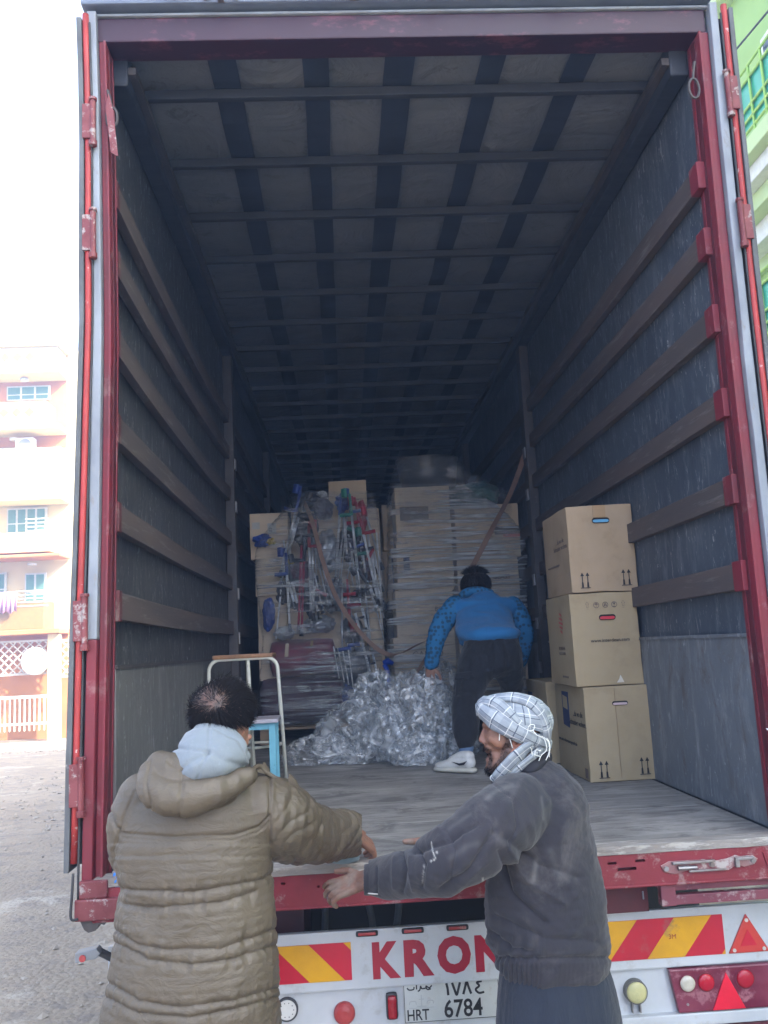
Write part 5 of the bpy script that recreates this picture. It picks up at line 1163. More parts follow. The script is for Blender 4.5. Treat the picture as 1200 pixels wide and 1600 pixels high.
# patterned sleeve
m_pat, t, b = newmat('blue sleeve with dark blotch pattern'); co = t.coord(); vo = t.a('TexVoronoi', feature='F1'); t.l.new(co, vo.inputs[0]); vo.inputs['Scale'].default_value = 34; vo.inputs['Randomness'].default_value = .55
t.set(b, 'Base Color', t.mix(t.ramp(vo.outputs[0], .36, .46), (.010, .055, .11, 1), (.013, .135, .31, 1))); b.inputs['Roughness'].default_value = .85
def limbs(Pw, scale=1.): pass
def hand(name, W, f, n, tside, mat, col, parent, L=.18, curl=(.3, .45, .5, .55), spread=.14, thumb=(.9, .35, .3), vox=.0024, dirt=None):
    """W wrist point; f finger direction; n back-of-hand normal; tside towards the thumb; curl per finger (index..little)"""
    f = Vector(f).normalized(); n = Vector(n).normalized(); n = (n-f*n.dot(f)).normalized(); tv = Vector(tside); tv = (tv-f*tv.dot(f)-n*tv.dot(n)).normalized(); W = Vector(W)
    pl = L*.52; ch = []
    def node(p, r, r2=None): return (p.x, p.y, p.z, r, r, r)
    for k, o_ in enumerate((.026, .009, -.009, -.025)):
        o_ *= L/.18; ch.append([node(W-f*.02+tv*o_*.55, .0165), node(W+f*pl*.5+tv*o_*.85, .0135), node(W+f*pl*(1-.04*abs(k-1))+tv*o_, .0105)])
        d = (f+tv*spread*(1.2-k*.8)).normalized(); p = W+f*pl*(1-.04*abs(k-1))+tv*o_; segs = [(.40, .0092), (.32, .0082), (.26, .0072)]; fl = L*.48*(1., 1.08, 1.0, .8)[k]; c_ = [node(p, .0105)]; a = curl[k]*.5
        for j, (s_, r_) in enumerate(segs):
            dd = (d*cos(a)-n*sin(a)).normalized(); p = p+dd*fl*s_; c_ += [node(p, r_)]; a += curl[k]*(1.1 if j == 0 else .7)
        ch.append([c_[0], c_[1]]); ch.append([c_[1], c_[2]]); ch.append([c_[2], c_[3]])
    p = W+f*pl*.18+tv*.022-n*.004; d = (f*cos(thumb[0])+tv*sin(thumb[0])-n*.12).normalized(); q_ = p+d*L*.24; r0 = q_; d2 = (f*cos(thumb[0]-thumb[1])+tv*sin(thumb[0]-thumb[1])-n*.1).normalized(); q2 = q_+d2*L*.17; d3 = (f*cos(thumb[0]-thumb[1]-thumb[2])+tv*sin(thumb[0]-thumb[1]-thumb[2])).normalized(); q3 = q2+d3*L*.13
    ch += [[node(p, .016), node(q_, .0125)], [node(q_, .012), node(q2, .0105)], [node(q2, .0105), node(q3, .0088)]]
    ch.append([node(W-f*.05, .021), node(W, .019)])
    me = fused(ch, vox, 3, lambda V, N: .0010*ridge(V, (60, 60, 60), 3.)*1)
    V = np.zeros(len(me.vertices)*3); me.vertices.foreach_get('co', V); V = V.reshape(-1, 3); C_ = np.tile(np.array(col), (len(V), 1)); kn = nz3(V, (40, 40, 40), 5.); C_ *= (1+.18*kn)[:, None]
    if dirt is not None: w_ = np.clip(nz3(V, (22, 22, 22), 9.)*2+.2, 0, .6)[:, None]; C_ = C_*(1-w_)+np.array(dirt)*w_
    colattr(me, C_); return link(name, me, mat, parent)
def strands(name, pts, dirs, lens, mat, parent, w=.0011, droop=.6, seed=1, curl=.5):
    """many thin tapering ribbons: hair"""
    rs_ = random.Random(seed); v = []; f = []
    for p, d, L in zip(pts, dirs, lens):
        p = Vector(p); d = Vector(d).normalized(); s_ = d.cross(Vector((rs_.uniform(-1, 1), rs_.uniform(-1, 1), rs_.uniform(-1, 1)))).normalized(); b0 = len(v); n = 4
        for i in range(n+1):
            t_ = i/n; ww = w*(1-t_*.85); v += [tuple(p-s_*ww), tuple(p+s_*ww)]
            if i < n: d = (d+Vector((rs_.uniform(-1, 1), rs_.uniform(-1, 1), rs_.uniform(-1, 1)))*.18*curl+Vector((0, 0, -droop*.25))).normalized(); p = p+d*L/n
        f += [(b0+2*i, b0+2*i+1, b0+2*i+3, b0+2*i+2) for i in range(n)]
    me = bpy.data.meshes.new('s'); me.from_pydata(v, [], f); return link(name, me, mat, parent, True)
# ------------------------------------------------------------ man in the olive coat
YA = -.55
MA = empty('person', (float(atY(300, 1600, YA).x), YA, G0), 'man seen from behind in long olive padded coat and pale grey hood, reaching right', 'person', None)
coat = [[nd(322, 1210, YA, 58, .11, 22), nd(316, 1236, YA, 98, .135, 30), nd(310, 1270, YA, 126, .15, 40), nd(306, 1315, YA, 126, .16, 40), nd(306, 1350, YA, 120, .165, 40), nd(309, 1385, YA, 118, .165, 40), nd(308, 1430, YA, 124, .17, 40), nd(308, 1480, YA, 128, .175, 40), nd(305, 1525, YA, 133, .18, 40), nd(301, 1575, YA, 139, .18, 40), nd(299, 1640, YA, 143, .18, 40), nd(298, 1700, YA, 143, .175, 30)],
        [nd(222, 1246, YA-.0, 38, .09), nd(205, 1290, YA, 37, .09), nd(212, 1335, YA+.05, 34, .085), nd(240, 1350, YA+.2, 36, .07)],
        [nd(405, 1262, YA, 48, .10), nd(432, 1279, YA+.05, 59, .11), nd(470, 1299, YA+.17, 48, .10), nd(505, 1304, YA+.30, 41, .085), nd(538, 1303, YA+.42, 36, .075), nd(556, 1302, YA+.49, 30, .06)]]
SE = [[(173, 1268), (180, 1290), (190, 1302), (260, 1308), (366, 1305), (405, 1292), (421, 1276)], [(192, 1389), (302, 1394), (409, 1374), (432, 1362)], [(196, 1413), (230, 1419), (345, 1410), (396, 1394)],
      [(179, 1452), (217, 1476), (268, 1484), (345, 1482), (400, 1464), (441, 1447)], [(177, 1471), (234, 1499), (294, 1507), (362, 1499), (441, 1474)], [(168, 1533), (217, 1563), (281, 1574), (366, 1563), (441, 1542)],
      [(162, 1556), (217, 1583), (294, 1590), (362, 1578), (444, 1556)], [(150, 1640), (300, 1665), (450, 1640)]]
SLV = [[(421, 1212), (422, 1250), (421, 1300), (424, 1345)], [(212, 1235), (192, 1280), (178, 1330), (190, 1365)]]
def coat_disp(V, N):
    X, Y_ = projN(V); d = np.zeros(len(V)); body = (X < 424)
    for ln in SE[:1]: D = seg_dist(X, Y_, ln); d -= np.where(X < 428, .0075*np.exp(-(D/2.3)**2), 0); D2 = seg_dist(X, Y_-7, ln); d -= np.where(X < 428, .004*np.exp(-(D2/1.6)**2), 0)
    allm = np.full(len(V), 99.)
    for ln in SE[1:]: D = seg_dist(X, Y_, ln); allm = np.minimum(allm, D); d -= np.where(body | (Y_ > 1345), .0055*np.exp(-(D/1.4)**2)+.005*np.exp(-(D/5.)**2), 0)
    d += np.where(body & (Y_ > 1340), .0045*(1-np.exp(-(allm/14.)**2)), 0)
    # short puckers running away from the seams, soft diagonal pulls
    puck = ridge(V, (30, 30, 8), 2.)*.005*np.exp(-(allm/14.)**2)+ridge(V, (60, 60, 18), 2.)*.0018*np.exp(-(allm/20.)**2); d += np.where(body, puck, 0)
    d += np.where(body & (Y_ > 1320), ridge(V@np.array([[.92, 0, .38], [0, 1, 0], [-.38, 0, .92]]), (4.5, 4, 10), 4.)*.003, 0)
    d += np.where(body & (Y_ > 1320), ridge(V@np.array([[.8, 0, -.6], [0, 1, 0], [.6, 0, .8]]), (3.5, 4, 9), 14.)*.003, 0)
    d += np.where(body & (Y_ < 1300), ridge(V, (5, 5, 7), 8.)*.0015, 0)
    for ln in SLV: D = seg_dist(X, Y_, ln); d -= .006*np.exp(-(D/2.2)**2)
    # sleeve: creases round the arm
    s = (X > 424) & (Y_ < 1350); a = (X-424)/150.
    ang = X*.13+Y_*.05+7.*nz3(V, (5, 5, 5), 1.)
    cre = (1-np.abs(np.sin(ang)))**1.5; d += np.where(s, -.008*cre*np.clip(a*5, 0, 1)*(.6+.9*np.abs(nz3(V, (8, 8, 8), 5.)))+.005*ridge(V, (18, 18, 7), 3.)+.002*ridge(V, (40, 40, 16), 4.), 0)
    return d
q = empty('tmpx', (0, 0, 0), None, None); bpy.data.objects.remove(q)
link('coat', fused(coat, .0046, 6, coat_disp, 0, cut=lambda V: (projN(V)[0] > 566) & (projN(V)[1] < 1340)), m_olive, MA)
# cuff lining
c = nd(563, 1302, YA+.50, 30); 
hoodo = [[nd(236, 1205, YA-.14, 17, .035), nd(240, 1230, YA-.17, 23, .045), nd(262, 1246, YA-.19, 27, .05), nd(300, 1246, YA-.19, 27, .05), nd(345, 1232, YA-.17, 22, .045), nd(388, 1213, YA-.13, 13, .03)], [nd(250, 1198, YA-.12, 22, .05), nd(285, 1222, YA-.14, 40, .06), nd(340, 1225, YA-.12, 34, .05)]]
def hood_disp(V, N):
    X, Y_ = projN(V); d = ridge(V, (16, 12, 8), 6.)*.005+ridge(V, (30, 30, 14), 7.)*.002
    for ln in ([(285, 1205), (283, 1240), (280, 1276)], [(235, 1190), (229, 1225), (236, 1262)], [(262, 1190), (300, 1215), (340, 1215)]): d -= .006*np.exp(-(seg_dist(X, Y_, ln)/2.)**2)
    return d
link('coat_hood', fused(hoodo, .005, 4, hood_disp), m_olive, MA)
q = MB(); q.slab([atY(400, 1206, YA-.02), atY(412, 1192, YA+.02), atY(422, 1206, YA+.02), atY(414, 1210, YA)], (0, .012, .004)); q.slab([atY(448, 1228, YA+.03), atY(452, 1210, YA+.03), atY(462, 1220, YA+.04), atY(468, 1232, YA+.05)], (0, .012, .004))
q.tube(bez([tuple(atY(393, 1204, YA-.04)), tuple(atY(405, 1197, YA)), tuple(atY(418, 1208, YA+.01)), tuple(atY(440, 1222, YA+.02)), tuple(atY(466, 1236, YA+.05))], 5), .008, 8)
q.build('coat_collar', m_olive, MA, sm=True, bevel=.002)
gh = [[nd(330, 1160, YA-.06, 45, .075, 33), nd(331, 1178, YA-.10, 56, .085, 34), nd(326, 1192, YA-.13, 52, .08, 26), nd(314, 1208, YA-.15, 34, .055, 15), nd(306, 1221, YA-.16, 9, .03, 6)], [nd(285, 1185, YA-.1, 20, .05, 14), nd(306, 1212, YA-.15, 16, .04, 10)], [nd(372, 1185, YA-.05, 20, .06, 18), nd(340, 1205, YA-.12, 28, .05, 12)]]
def gh_disp(V, N):
    X, Y_ = projN(V); d = ridge(V, (9, 9, 9), 11.)*.004
    for ln, w, s_ in (([(327, 1127), (327, 1150), (325, 1172), (305, 1226)], 1.5, .004), ([(268, 1150), (300, 1137), (330, 1134), (372, 1156), (392, 1190)], 3.0, .006), ([(266, 1168), (300, 1172), (325, 1174)], 3, .006), ([(325, 1174), (350, 1188), (390, 1200)], 5, .007), ([(280, 1206), (300, 1190), (325, 1178)], 4, .005)): d -= s_*np.exp(-(seg_dist(X, Y_, ln)/w)**2)
    return d
link('hoodie_hood', fused(gh, .0045, 4, gh_disp), m_hoodie, MA)
# head, turned to the right
HC = atY(347, 1120, YA-.0); k = mpp(HC)
headA = [[nd(344, 1108, YA, 45, .095, 42)], [nd(350, 1118, YA+.02, 42, .085, 42)], [nd(366, 1135, YA+.06, 23, .05, 34)], [nd(352, 1150, YA+.02, 30, .06, 26), nd(345, 1180, YA-.01, 28, .06, 20)], [nd(376, 1158, YA+.08, 13, .04, 14)], [nd(383, 1124, YA+.07, 8, .02, 16)]]
me = fused(headA, .004, 5)
V = np.zeros(len(me.vertices)*3); me.vertices.foreach_get('co', V); V = V.reshape(-1, 3); X, Y_ = projN(V)
C_ = np.tile(np.array((.36, .19, .135)), (len(V), 1)); dk_ = ((Y_ < 1150) & (X < 372-(Y_-1120)*.1))[:, None]; C_ = np.where(dk_, np.array((.05, .035, .03)), C_)
bald = np.exp(-(((X-342)/13)**2+((Y_-1095)/8)**2))[:, None]; C_ = C_*(1-bald)+np.array((.022, .015, .012))*bald
colattr(me, C_); hd_ = link('head', me, m_skinA, MA)
ear = [[nd(371, 1132, YA+.0, 4.2, .008), nd(376, 1131, YA-.004, 4, .006), nd(379.5, 1137, YA-.004, 3.2, .006), nd(378, 1146, YA, 3.5, .007), nd(374, 1150, YA+.004, 4, .008)], [nd(373, 1140, YA+.008, 5, .007)]]
me = fused(ear, .002, 2); colattr(me, np.tile(np.array((.45, .21, .15)), (len(me.vertices), 1))); link('ear', me, m_skinA, hd_)
me = fused([[nd(383, 1143, YA+.10, 4, .02, 12), nd(386, 1128, YA+.10, 4, .02, 8)], [nd(388, 1152, YA+.14, 6, .02, 5)]], .003, 3); colattr(me, np.tile(np.array((.36, .18, .125)), (len(me.vertices), 1))); link('cheek', me, m_skinA, hd_)
rs = random.Random(8); P_ = []; D_ = []; L_ = []
cen = Vector(nd(346, 1112, YA, 1)[:3]); R3 = Vector((.0965, .098, .09)); crown = (atY(342, 1097, YA-.09)-cen).normalized()
i = 0
while i < 11000:
    d = Vector((rs.gauss(0, 1), rs.gauss(0, 1), rs.gauss(0, 1))).normalized(); p = cen+Vector((d.x*R3.x, d.y*R3.y, d.z*R3.z)); px, py = proj(p)
    if d.z < -.62 or (d.x > .25 and d.y > -.2 and d.z < .1 and d.y > .2): continue
    if d.y < 0 and py > 1128+(.0 if px < 360 else 4) and px > 364 and py > 1126: continue
    g = math.exp(-(((px-343)/14)**2+((py-1095)/8)**2)) if d.y < .2 else 0
    if rs.random() < g*.04: continue
    away = (d-crown*d.dot(crown)); away = away.normalized() if away.length > .05 else d
    tang = (away+Vector((.35, 0, .0))).normalized(); tang = (tang-d*tang.dot(d)).normalized()
    P_.append(p-d*.004); top_ = max(0, d.z); D_.append(tang*rs.uniform(.5, 1.1)+Vector((rs.uniform(-.5, .7), rs.uniform(-.4, .4), rs.uniform(-.5, .4)))*.4+d*(.12+.4*top_*rs.random())); L_.append(rs.uniform(.022, .045)*(1+.5*top_*(d.x > -.2))*(1-.55*g)); D_[-1] = D_[-1]+Vector((rs.uniform(-1, 1), 0, rs.uniform(-1, 1)))*1.2*g; i += 1
strands('hair', P_, D_, L_, m_hair, hd_, .0011, .35, 3, .7)
# right hand over the sill, blue-grey cuff of the hoodie below the sleeve
W0 = atY(559, 1308, -.03)
hand('hand', W0, (.55, .55, -.5), (0.3, -.5, .8), (-.6, .7, .1), m_skinA, SKA, MA, L=.165, curl=(.7, .8, .85, .9))
cf = [[nd(505, 1333, -.18, 15, .03, 9), nd(532, 1339, -.14, 15, .03, 10), nd(552, 1338, -.10, 10, .025, 9)]]
link('hoodie_cuff', fused(cf, .003, 3, lambda V, N: ridge(V, (30, 30, 30), 1)*.0015), cloth('pale blue jersey', (.20, .29, .34), (.17, .25, .3)), MA)
m_trou = cloth('dark trousers', (.03, .03, .035), (.025, .025, .03))
def legs(parent, pxl, pxr, Y, ztop, mt, shoe, r=.085):
    for x in (pxl, pxr):
        link('trouser_leg', fused([[(x, Y, ztop, r, r*1.05, r), (x, Y-.01, -.68, r*.78, r*.8, .06), (x, Y+.02, -1.0, r*.62, r*.66, .05)]], .012, 3), mt, parent)
        q_ = chains = [[(x, Y-.03, G0+.055, .042, .05, .05), (x, Y+.06, G0+.05, .045, .06, .045), (x, Y+.15, G0+.035, .043, .055, .033)]]; link('shoe', fused(chains, .008, 3, cut=None), shoe, parent)
m_shoe = plain('dark leather', (.03, .025, .022), .5)
legs(MA, .34, .54, -.5, -.45, m_trou, m_shoe)
# ------------------------------------------------------------ man with the chequered scarf
YR = -.42
MBn = empty('person', (float(atY(860, 1600, YR).x), YR, G0), 'man in profile with grey chequered turban and dusty charcoal jacket, arms stretched left', 'person', None)
jac = [[nd(836, 1206, YR, 34, .09, 18), nd(834, 1226, YR, 62, .13, 24), nd(836, 1258, YR, 78, .155, 36), nd(840, 1300, YR, 83, .165, 40), nd(846, 1350, YR, 86, .17, 40), nd(850, 1400, YR, 91, .17, 40), nd(855, 1450, YR, 93, .17, 40), nd(862, 1492, YR, 90, .165, 34), nd(865, 1508, YR, 86, .16, 20)],
       [nd(812, 1262, YR-.10, 50, .10), nd(776, 1290, YR-.19, 52, .10), nd(735, 1324, YR-.22, 49, .10), nd(690, 1350, YR-.18, 41, .09), nd(655, 1364, YR-.11, 33, .075), nd(612, 1370, YR-.02, 30, .06), nd(582, 1374, YR+.04, 22, .045)],
       [nd(790, 1270, YR+.12, 45, .09), nd(745, 1310, YR+.25, 36, .07), nd(710, 1330, YR+.34, 26, .05), nd(694, 1330, YR+.38, 17, .035)]]
def jac_disp(V, N):
    X, Y_ = projN(V); d = ridge(V, (5, 5, 4), 31.)*.006+ridge(V@np.array([[.8, 0, -.6], [0, 1, 0], [.6, 0, .8]]), (5, 5, 15), 32.)*.0055+ridge(V@np.array([[.7, 0, .7], [0, 1, 0], [-.7, 0, .7]]), (9, 9, 22), 33.)*.0028
    tt = lambda D_, w_: np.exp(-np.abs(D_/w_)**1.3)
    arm = X < 770-(Y_-1260)*.12
    # folds fanning from the armpit across the back, and round the elbow
    for ln, w, s_ in (([(745, 1290), (700, 1318), (650, 1335)], 6, .008), ([(770, 1300), (735, 1355), (690, 1385)], 5, .008), ([(780, 1330), (800, 1395), (850, 1440)], 7, .010), ([(790, 1310), (840, 1350), (900, 1370)], 8, .007), ([(655, 1328), (668, 1350), (660, 1385)], 4, .007), ([(632, 1336), (640, 1360), (630, 1392)], 4, .006), ([(700, 1300), (712, 1330), (705, 1370)], 5, .006),
                      ([(770, 1455), (800, 1480), (830, 1485)], 5, .008), ([(775, 1430), (850, 1465), (930, 1470)], 7, .006), ([(770, 1226), (800, 1250), (806, 1290), (790, 1325)], 2, .004), ([(590, 1356), (592, 1375), (590, 1394)], 2, .005)):
        D = seg_dist(X, Y_, ln); d -= 1.5*s_*tt(D, w*.7)
    for ln, w, s_ in (([(790, 1320), (825, 1375), (880, 1410)], 6, .007), ([(690, 1300), (655, 1322)], 5, .006), ([(620, 1345), (618, 1385)], 5, .005), ([(760, 1345), (700, 1395)], 6, .004), ([(645, 1340), (648, 1388)], 4, .005), ([(725, 1300), (722, 1370)], 7, .004)):
        D = seg_dist(X, Y_, ln); d += 1.5*s_*tt(D, w*.8)
    hem = np.exp(-((Y_-1496)/4.)**2)*(X > 740); d -= .010*hem
    d += np.where((Y_ > 1494) & (X > 740), -.004+.006*np.abs(np.sin(X*.45)), 0)*np.where(X < 845, 1, .15)
    d += np.where((Y_ > 1460) & (Y_ < 1494) & (X > 740) & (X < 850), .004*np.sin(X*.3+Y_*.05), 0)
    return d
me = (fused(jac, .0048, 6, jac_disp, 0, cut=lambda V: (projN(V)[0] < 575)))
V = np.zeros(len(me.vertices)*3); me.vertices.foreach_get('co', V); V = V.reshape(-1, 3); X, Y_ = projN(V); F_ = np.zeros(len(V)); front = V[:, 1] < YR+.02
for ln, w, a_ in (([(674, 1316), (676, 1330), (681, 1342), (672, 1346)], .8, .9), ([(682, 1331), (683, 1333)], 1.2, 1.), ([(663, 1352), (661, 1372), (660, 1380)], .8, .6), ([(754, 1372), (757, 1385), (750, 1396)], 1.2, .8), ([(838, 1345), (834, 1375)], 4, .15), ([(760, 1248), (775, 1236), (800, 1228)], 4, .10), ([(700, 1296), (735, 1272)], 3, .06), ([(846, 1245), (850, 1280)], 2, .10), ([(705, 1340), (730, 1322), (745, 1318)], 5, .06), ([(860, 1330), (875, 1370)], 6, .06)):
    F_ = np.maximum(F_, a_*np.exp(-(seg_dist(X, Y_, ln)/w)**2))
colattr(me, np.repeat((F_*front)[:, None], 3, 1)); link('jacket', me, m_jacket, MBn)
me = fused([[nd(590, 1373, YR+.02, 22, .046), nd(576, 1374.5, YR+.05, 21.5, .046)]], .003, 4, None, 0, cut=lambda V: (projN(V)[0] < 569) | (projN(V)[0] > 592)); o = link('jacket_cuff', me, m_jacket, MBn); md = o.modifiers.new('s', 'SOLIDIFY'); md.thickness = -.004
q = MB(); q.tube(bez([tuple(nd(x, y, YR-.07+i*.012, 1)[:3]) for i, (x, y) in enumerate(((700, 1393), (660, 1399), (620, 1399), (590, 1397), (575, 1396)))], 5), .0022, 5); q.build('torn_lining', plain('pale lining thread', (.5, .48, .45), .8), MBn, sm=True)
def smear(pts, w, name='paint_mark', mt=None, Y=None):
    q_ = MB(); P = []
    for (x, y) in pts:
        # drop the mark on to the cloth: march the ray to the jacket
        P.append((x, y))
    return P
tun = [[nd(864, 1500, YR, 80, .15, 20), nd(868, 1540, YR, 90, .16, 40), nd(871, 1590, YR, 97, .165, 40), nd(874, 1650, YR, 102, .17, 40), nd(874, 1760, YR, 104, .17, 40), nd(874, 1830, YR, 102, .165, 30)]]
link('tunic', fused(tun, .008, 4, lambda V, N: ridge(V, (9, 9, 1.5), 41.)*.008), m_navy, MBn)
tr_x = [float(atY(845, 1600, YR).x), float(atY(910, 1600, YR).x)]
legs(MBn, tr_x[0], tr_x[1], YR, -.7, m_navy, m_shoe, .08)
link('inner_collar', fused([[nd(800, 1205, YR+.02, 10, .05), nd(826, 1198, YR-.02, 14, .075), nd(850, 1182, YR+.02, 12, .06)]], .005, 3), plain('black knit', (.015, .015, .02), .9), MBn)
# head in profile, face to the left. s = metres towards the camera from the middle plane
YH = YR-.0
def hn(px, py, s, r, rs_=None, rz=None): return nd(px, py, YH-s, r, rs_, rz)
face = [[hn(803, 1130, 0, 47, .078, 44)], [hn(786, 1148, 0, 30, .066, 34)], [hn(777, 1150, .0, 22, .060, 22)],
        [hn(796, 1165, .0, 30, .060, 24)], [hn(797, 1176, .045, 12, .018), hn(783, 1192, .035, 10.5, .018), hn(770, 1200, .012, 9.5, .02)], [hn(797, 1176, -.045, 12, .018), hn(783, 1192, -.035, 10.5, .018), hn(770, 1200, -.012, 9.5, .02)],
        [hn(778, 1182, .0, 16, .045, 17)], [hn(767, 1199, 0, 9, .024, 8)], [hn(770, 1154, .040, 9, .018, 8), hn(782, 1160, .052, 12, .014, 10)], [hn(770, 1154, -.040, 9, .018, 8), hn(782, 1160, -.052, 12, .014, 10)],
        [hn(766, 1133, .0, 12, .04, 9), hn(767, 1133, .03, 10.5, .02, 6)], [hn(766, 1133, -.0, 12, .04, 9), hn(767, 1133, -.03, 10.5, .02, 6)], [hn(760, 1137, .0, 5, .013, 4)],
        [hn(758.5, 1140, 0, 4.2, .009), hn(755, 1148, 0, 4.2, .0085), hn(752.3, 1156, 0, 4.6, .0105, 4.4)], [hn(762, 1150, 0, 8, .018), hn(760, 1158, 0, 8, .020, 6)],
        [hn(757, 1159.5, .0125, 4.0, .007, 3.4)], [hn(757, 1159.5, -.0125, 4.0, .007, 3.4)], [hn(765, 1168, 0, 9, .03, 7)], [hn(760.5, 1171, .0, 4.6, .020, 3.2)], [hn(763, 1174, .012, 4.2, .010, 3.0)],
        [hn(764, 1187, .0, 5.2, .018, 3.6)], [hn(769, 1190, 0, 9, .028, 7)], [hn(764, 1140, .026, 4, .012, 2.2)],
        [hn(812, 1180, 0, 24, .055, 22), hn(820, 1205, .0, 24, .055, 16)]]
me = fused(face, .0030, 4, lambda V, N: ridge(V, (45, 45, 45), 51.)*.0010)
V = np.zeros(len(me.vertices)*3); me.vertices.foreach_get('co', V); V = V.reshape(-1, 3); X, Y_ = projN(V)
C_ = np.tile(np.array(SKB), (len(V), 1)).astype(float)
def spot(cx, cy_, rx, ry, col, a=1.):
    global C_
    w = (a*np.exp(-(((X-cx)/rx)**2+((Y_-cy_)/ry)**2)**1.5))[:, None]; C_ = C_*(1-w)+np.array(col)*w
spot(748, 1157, 8, 7, (.30, .14, .105), .7); spot(778, 1158, 12, 9, (.25, .115, .065), .7); spot(800, 1160, 14, 12, (.21, .09, .052), .5); spot(759, 1143, 6, 4, (.13, .06, .045), .8)
D = seg_dist(X, Y_, [(795, 1158), (791, 1175), (784, 1192), (770, 1203), (762, 1202)]); w = (.82*np.exp(-(D/6.5)**2))[:, None]; C_ = C_*(1-w)+np.array((.035, .025, .022))*w
D = seg_dist(X, Y_, [(754, 1169), (762, 1172), (767, 1182), (766, 1195)]); w = (.85*np.exp(-(D/4.)**2))[:, None]; C_ = C_*(1-w)+np.array((.04, .028, .024))*w
spot(759.5, 1179, 5.5, 4, (.05, .018, .015), .95); spot(760, 1186, 3, 2., (.20, .10, .085), .8); spot(794, 1140, 9, 6, (.04, .03, .028), .7)
colattr(me, C_); hR = link('head', me, m_skinB, MBn)
rs = random.Random(4); P_ = []; D_ = []; L_ = []
Nn = normals(me); idx = [i for i in range(len(V)) if V[i, 1] < YH+.03]
DB = seg_dist(X, Y_, [(796, 1152), (792, 1170), (785, 1190), (772, 1203), (762, 1204)]); DM = seg_dist(X, Y_, [(755, 1168), (764, 1172), (768, 1184), (764, 1198)])
cand = [i for i in idx if (DB[i] < 7 or DM[i] < 3.6)]
for _ in range(2300):
    i = rs.choice(cand); n_ = Vector(Nn[i]); P_.append(Vector(V[i])-n_*.001); D_.append(n_*.45+Vector((-.35+rs.uniform(-.3, .3), 0, -.8))); L_.append(rs.uniform(.004, .010)*(1.7 if (Y_[i] > 1196 and X[i] < 776) else 1))
strands('beard', P_, D_, L_, m_hair, hR, .00055, .5, 9, .9)
me = fused([[hn(802, 1151, .058, 5, .006), hn(810, 1152, .066, 4.4, .006), hn(813.5, 1160, .068, 3.6, .006), hn(809, 1169, .062, 3.6, .006), hn(801, 1175, .058, 4.8, .007)], [hn(804, 1163, .056, 6.5, .006)], [hn(802, 1158, .062, 2, .004), hn(806, 1166, .062, 2, .004)]], .0022, 2)
colattr(me, np.tile(np.array((.36, .14, .085)), (len(me.vertices), 1))); link('ear', me, m_skinB, hR)
me = fused([[hn(764.5, 1141.3, .026, 3.6, .009, 2.0)]], .0015, 1); colattr(me, np.tile(np.array((.05, .04, .035)), (len(me.vertices), 1))); link('eye', me, m_skinB, hR)
me = fused([[hn(757, 1134.2, .012, 2.4, .006, 1.6), hn(763, 1132.4, .036, 3.6, .006, 1.8), hn(771, 1134.5, .05, 3, .005, 1.3)]], .0018, 1); colattr(me, np.tile(np.array((.03, .022, .02)), (len(me.vertices), 1))); link('eyebrow', me, m_skinB, hR)
# turban: thick twisted rolls with woven check
m_turb, t, b = newmat('grey white checked scarf cloth'); uv = t.a('UVMap'); mp = t.a('Mapping'); t.l.new(uv.outputs[0], mp.inputs[0]); mp.inputs[3].default_value = (1, 1, 1)
sx = t.a('SeparateXYZ'); t.l.new(mp.outputs[0], sx.inputs[0])
def stripe(sock, per, w, off=0.):
    fr = t.math('FRACT', t.math('ADD', t.math('DIVIDE', sock, per), off)); return t.math('LESS_THAN', fr, w)
base = t.mix(t.math('MULTIPLY', t.math('ADD', stripe(sx.outputs[0], .07, .40), stripe(sx.outputs[1], .07, .40)), .34), (.28, .315, .345, 1), (.14, .165, .21, 1))
base = t.mix(t.math('MAXIMUM', stripe(sx.outputs[0], .07, .05, .32), stripe(sx.outputs[1], .07, .05, .32)), base, (.07, .085, .12, 1))
base = t.mix(t.math('MAXIMUM', stripe(sx.outputs[0], .047, .055, .7), stripe(sx.outputs[1], .052, .05, .8)), base, (.50, .52, .53, 1))
t.set(b, 'Base Color', base); b.inputs['Roughness'].default_value = .9; co = t.coord(); t.l.new(t.bump(t.noise(co, 60, 5, .6, 1.), .5, .004), b.inputs['Normal'])
def roll_cloth(name, nodes, parent, twist=0., n=20, amp=.12, seed=0., uvs=1., fr=2.2):
    """rope of cloth through nodes (x, y, z, rx(side), ry, rz)"""
    P = bez(nodes, 8); v = []; m = len(P); L = 0; up = None; uvv = []; cen_ = Vector(hn(806, 1128, 0, 1)[:3])
    for i, p in enumerate(P):
        c_ = Vector(p[:3]); t_ = (Vector(P[min(i+1, m-1)][:3])-Vector(P[max(i-1, 0)][:3])).normalized()
        if i: L += (c_-Vector(P[i-1][:3])).length
        out = (c_-cen_); out = (out-t_*out.dot(t_)).normalized(); sd_ = t_.cross(out).normalized()
        for k_ in range(n+1):
            an = 2*pi*k_/n+twist*L; w = 1+amp*(1-2*abs(noise.noise(Vector((cos(an)*1.3+seed, sin(an)*1.3, L*fr)))))+amp*.5*noise.noise(Vector((cos(an)*3+seed, sin(an)*3, L*6)))
            v.append(c_+(out*cos(2*pi*k_/n)*p[4]+sd_*sin(2*pi*k_/n)*p[3])*w); uvv.append((k_/n*.19*uvs*(p[3]/.025)**.0, L))
    f = []; uvf = []
    for i in range(m-1):
        for k_ in range(n):
            a_, b2_, c2_, d2_ = i*(n+1)+k_, i*(n+1)+k_+1, (i+1)*(n+1)+k_+1, (i+1)*(n+1)+k_; f.append((a_, b2_, c2_, d2_)); uvf.append([uvv[a_], uvv[b2_], uvv[c2_], uvv[d2_]])
    q_ = MB(); q_.add(v, f, 0, uvf); return q_.build(name, m_turb, parent, sm=True, fix=False)
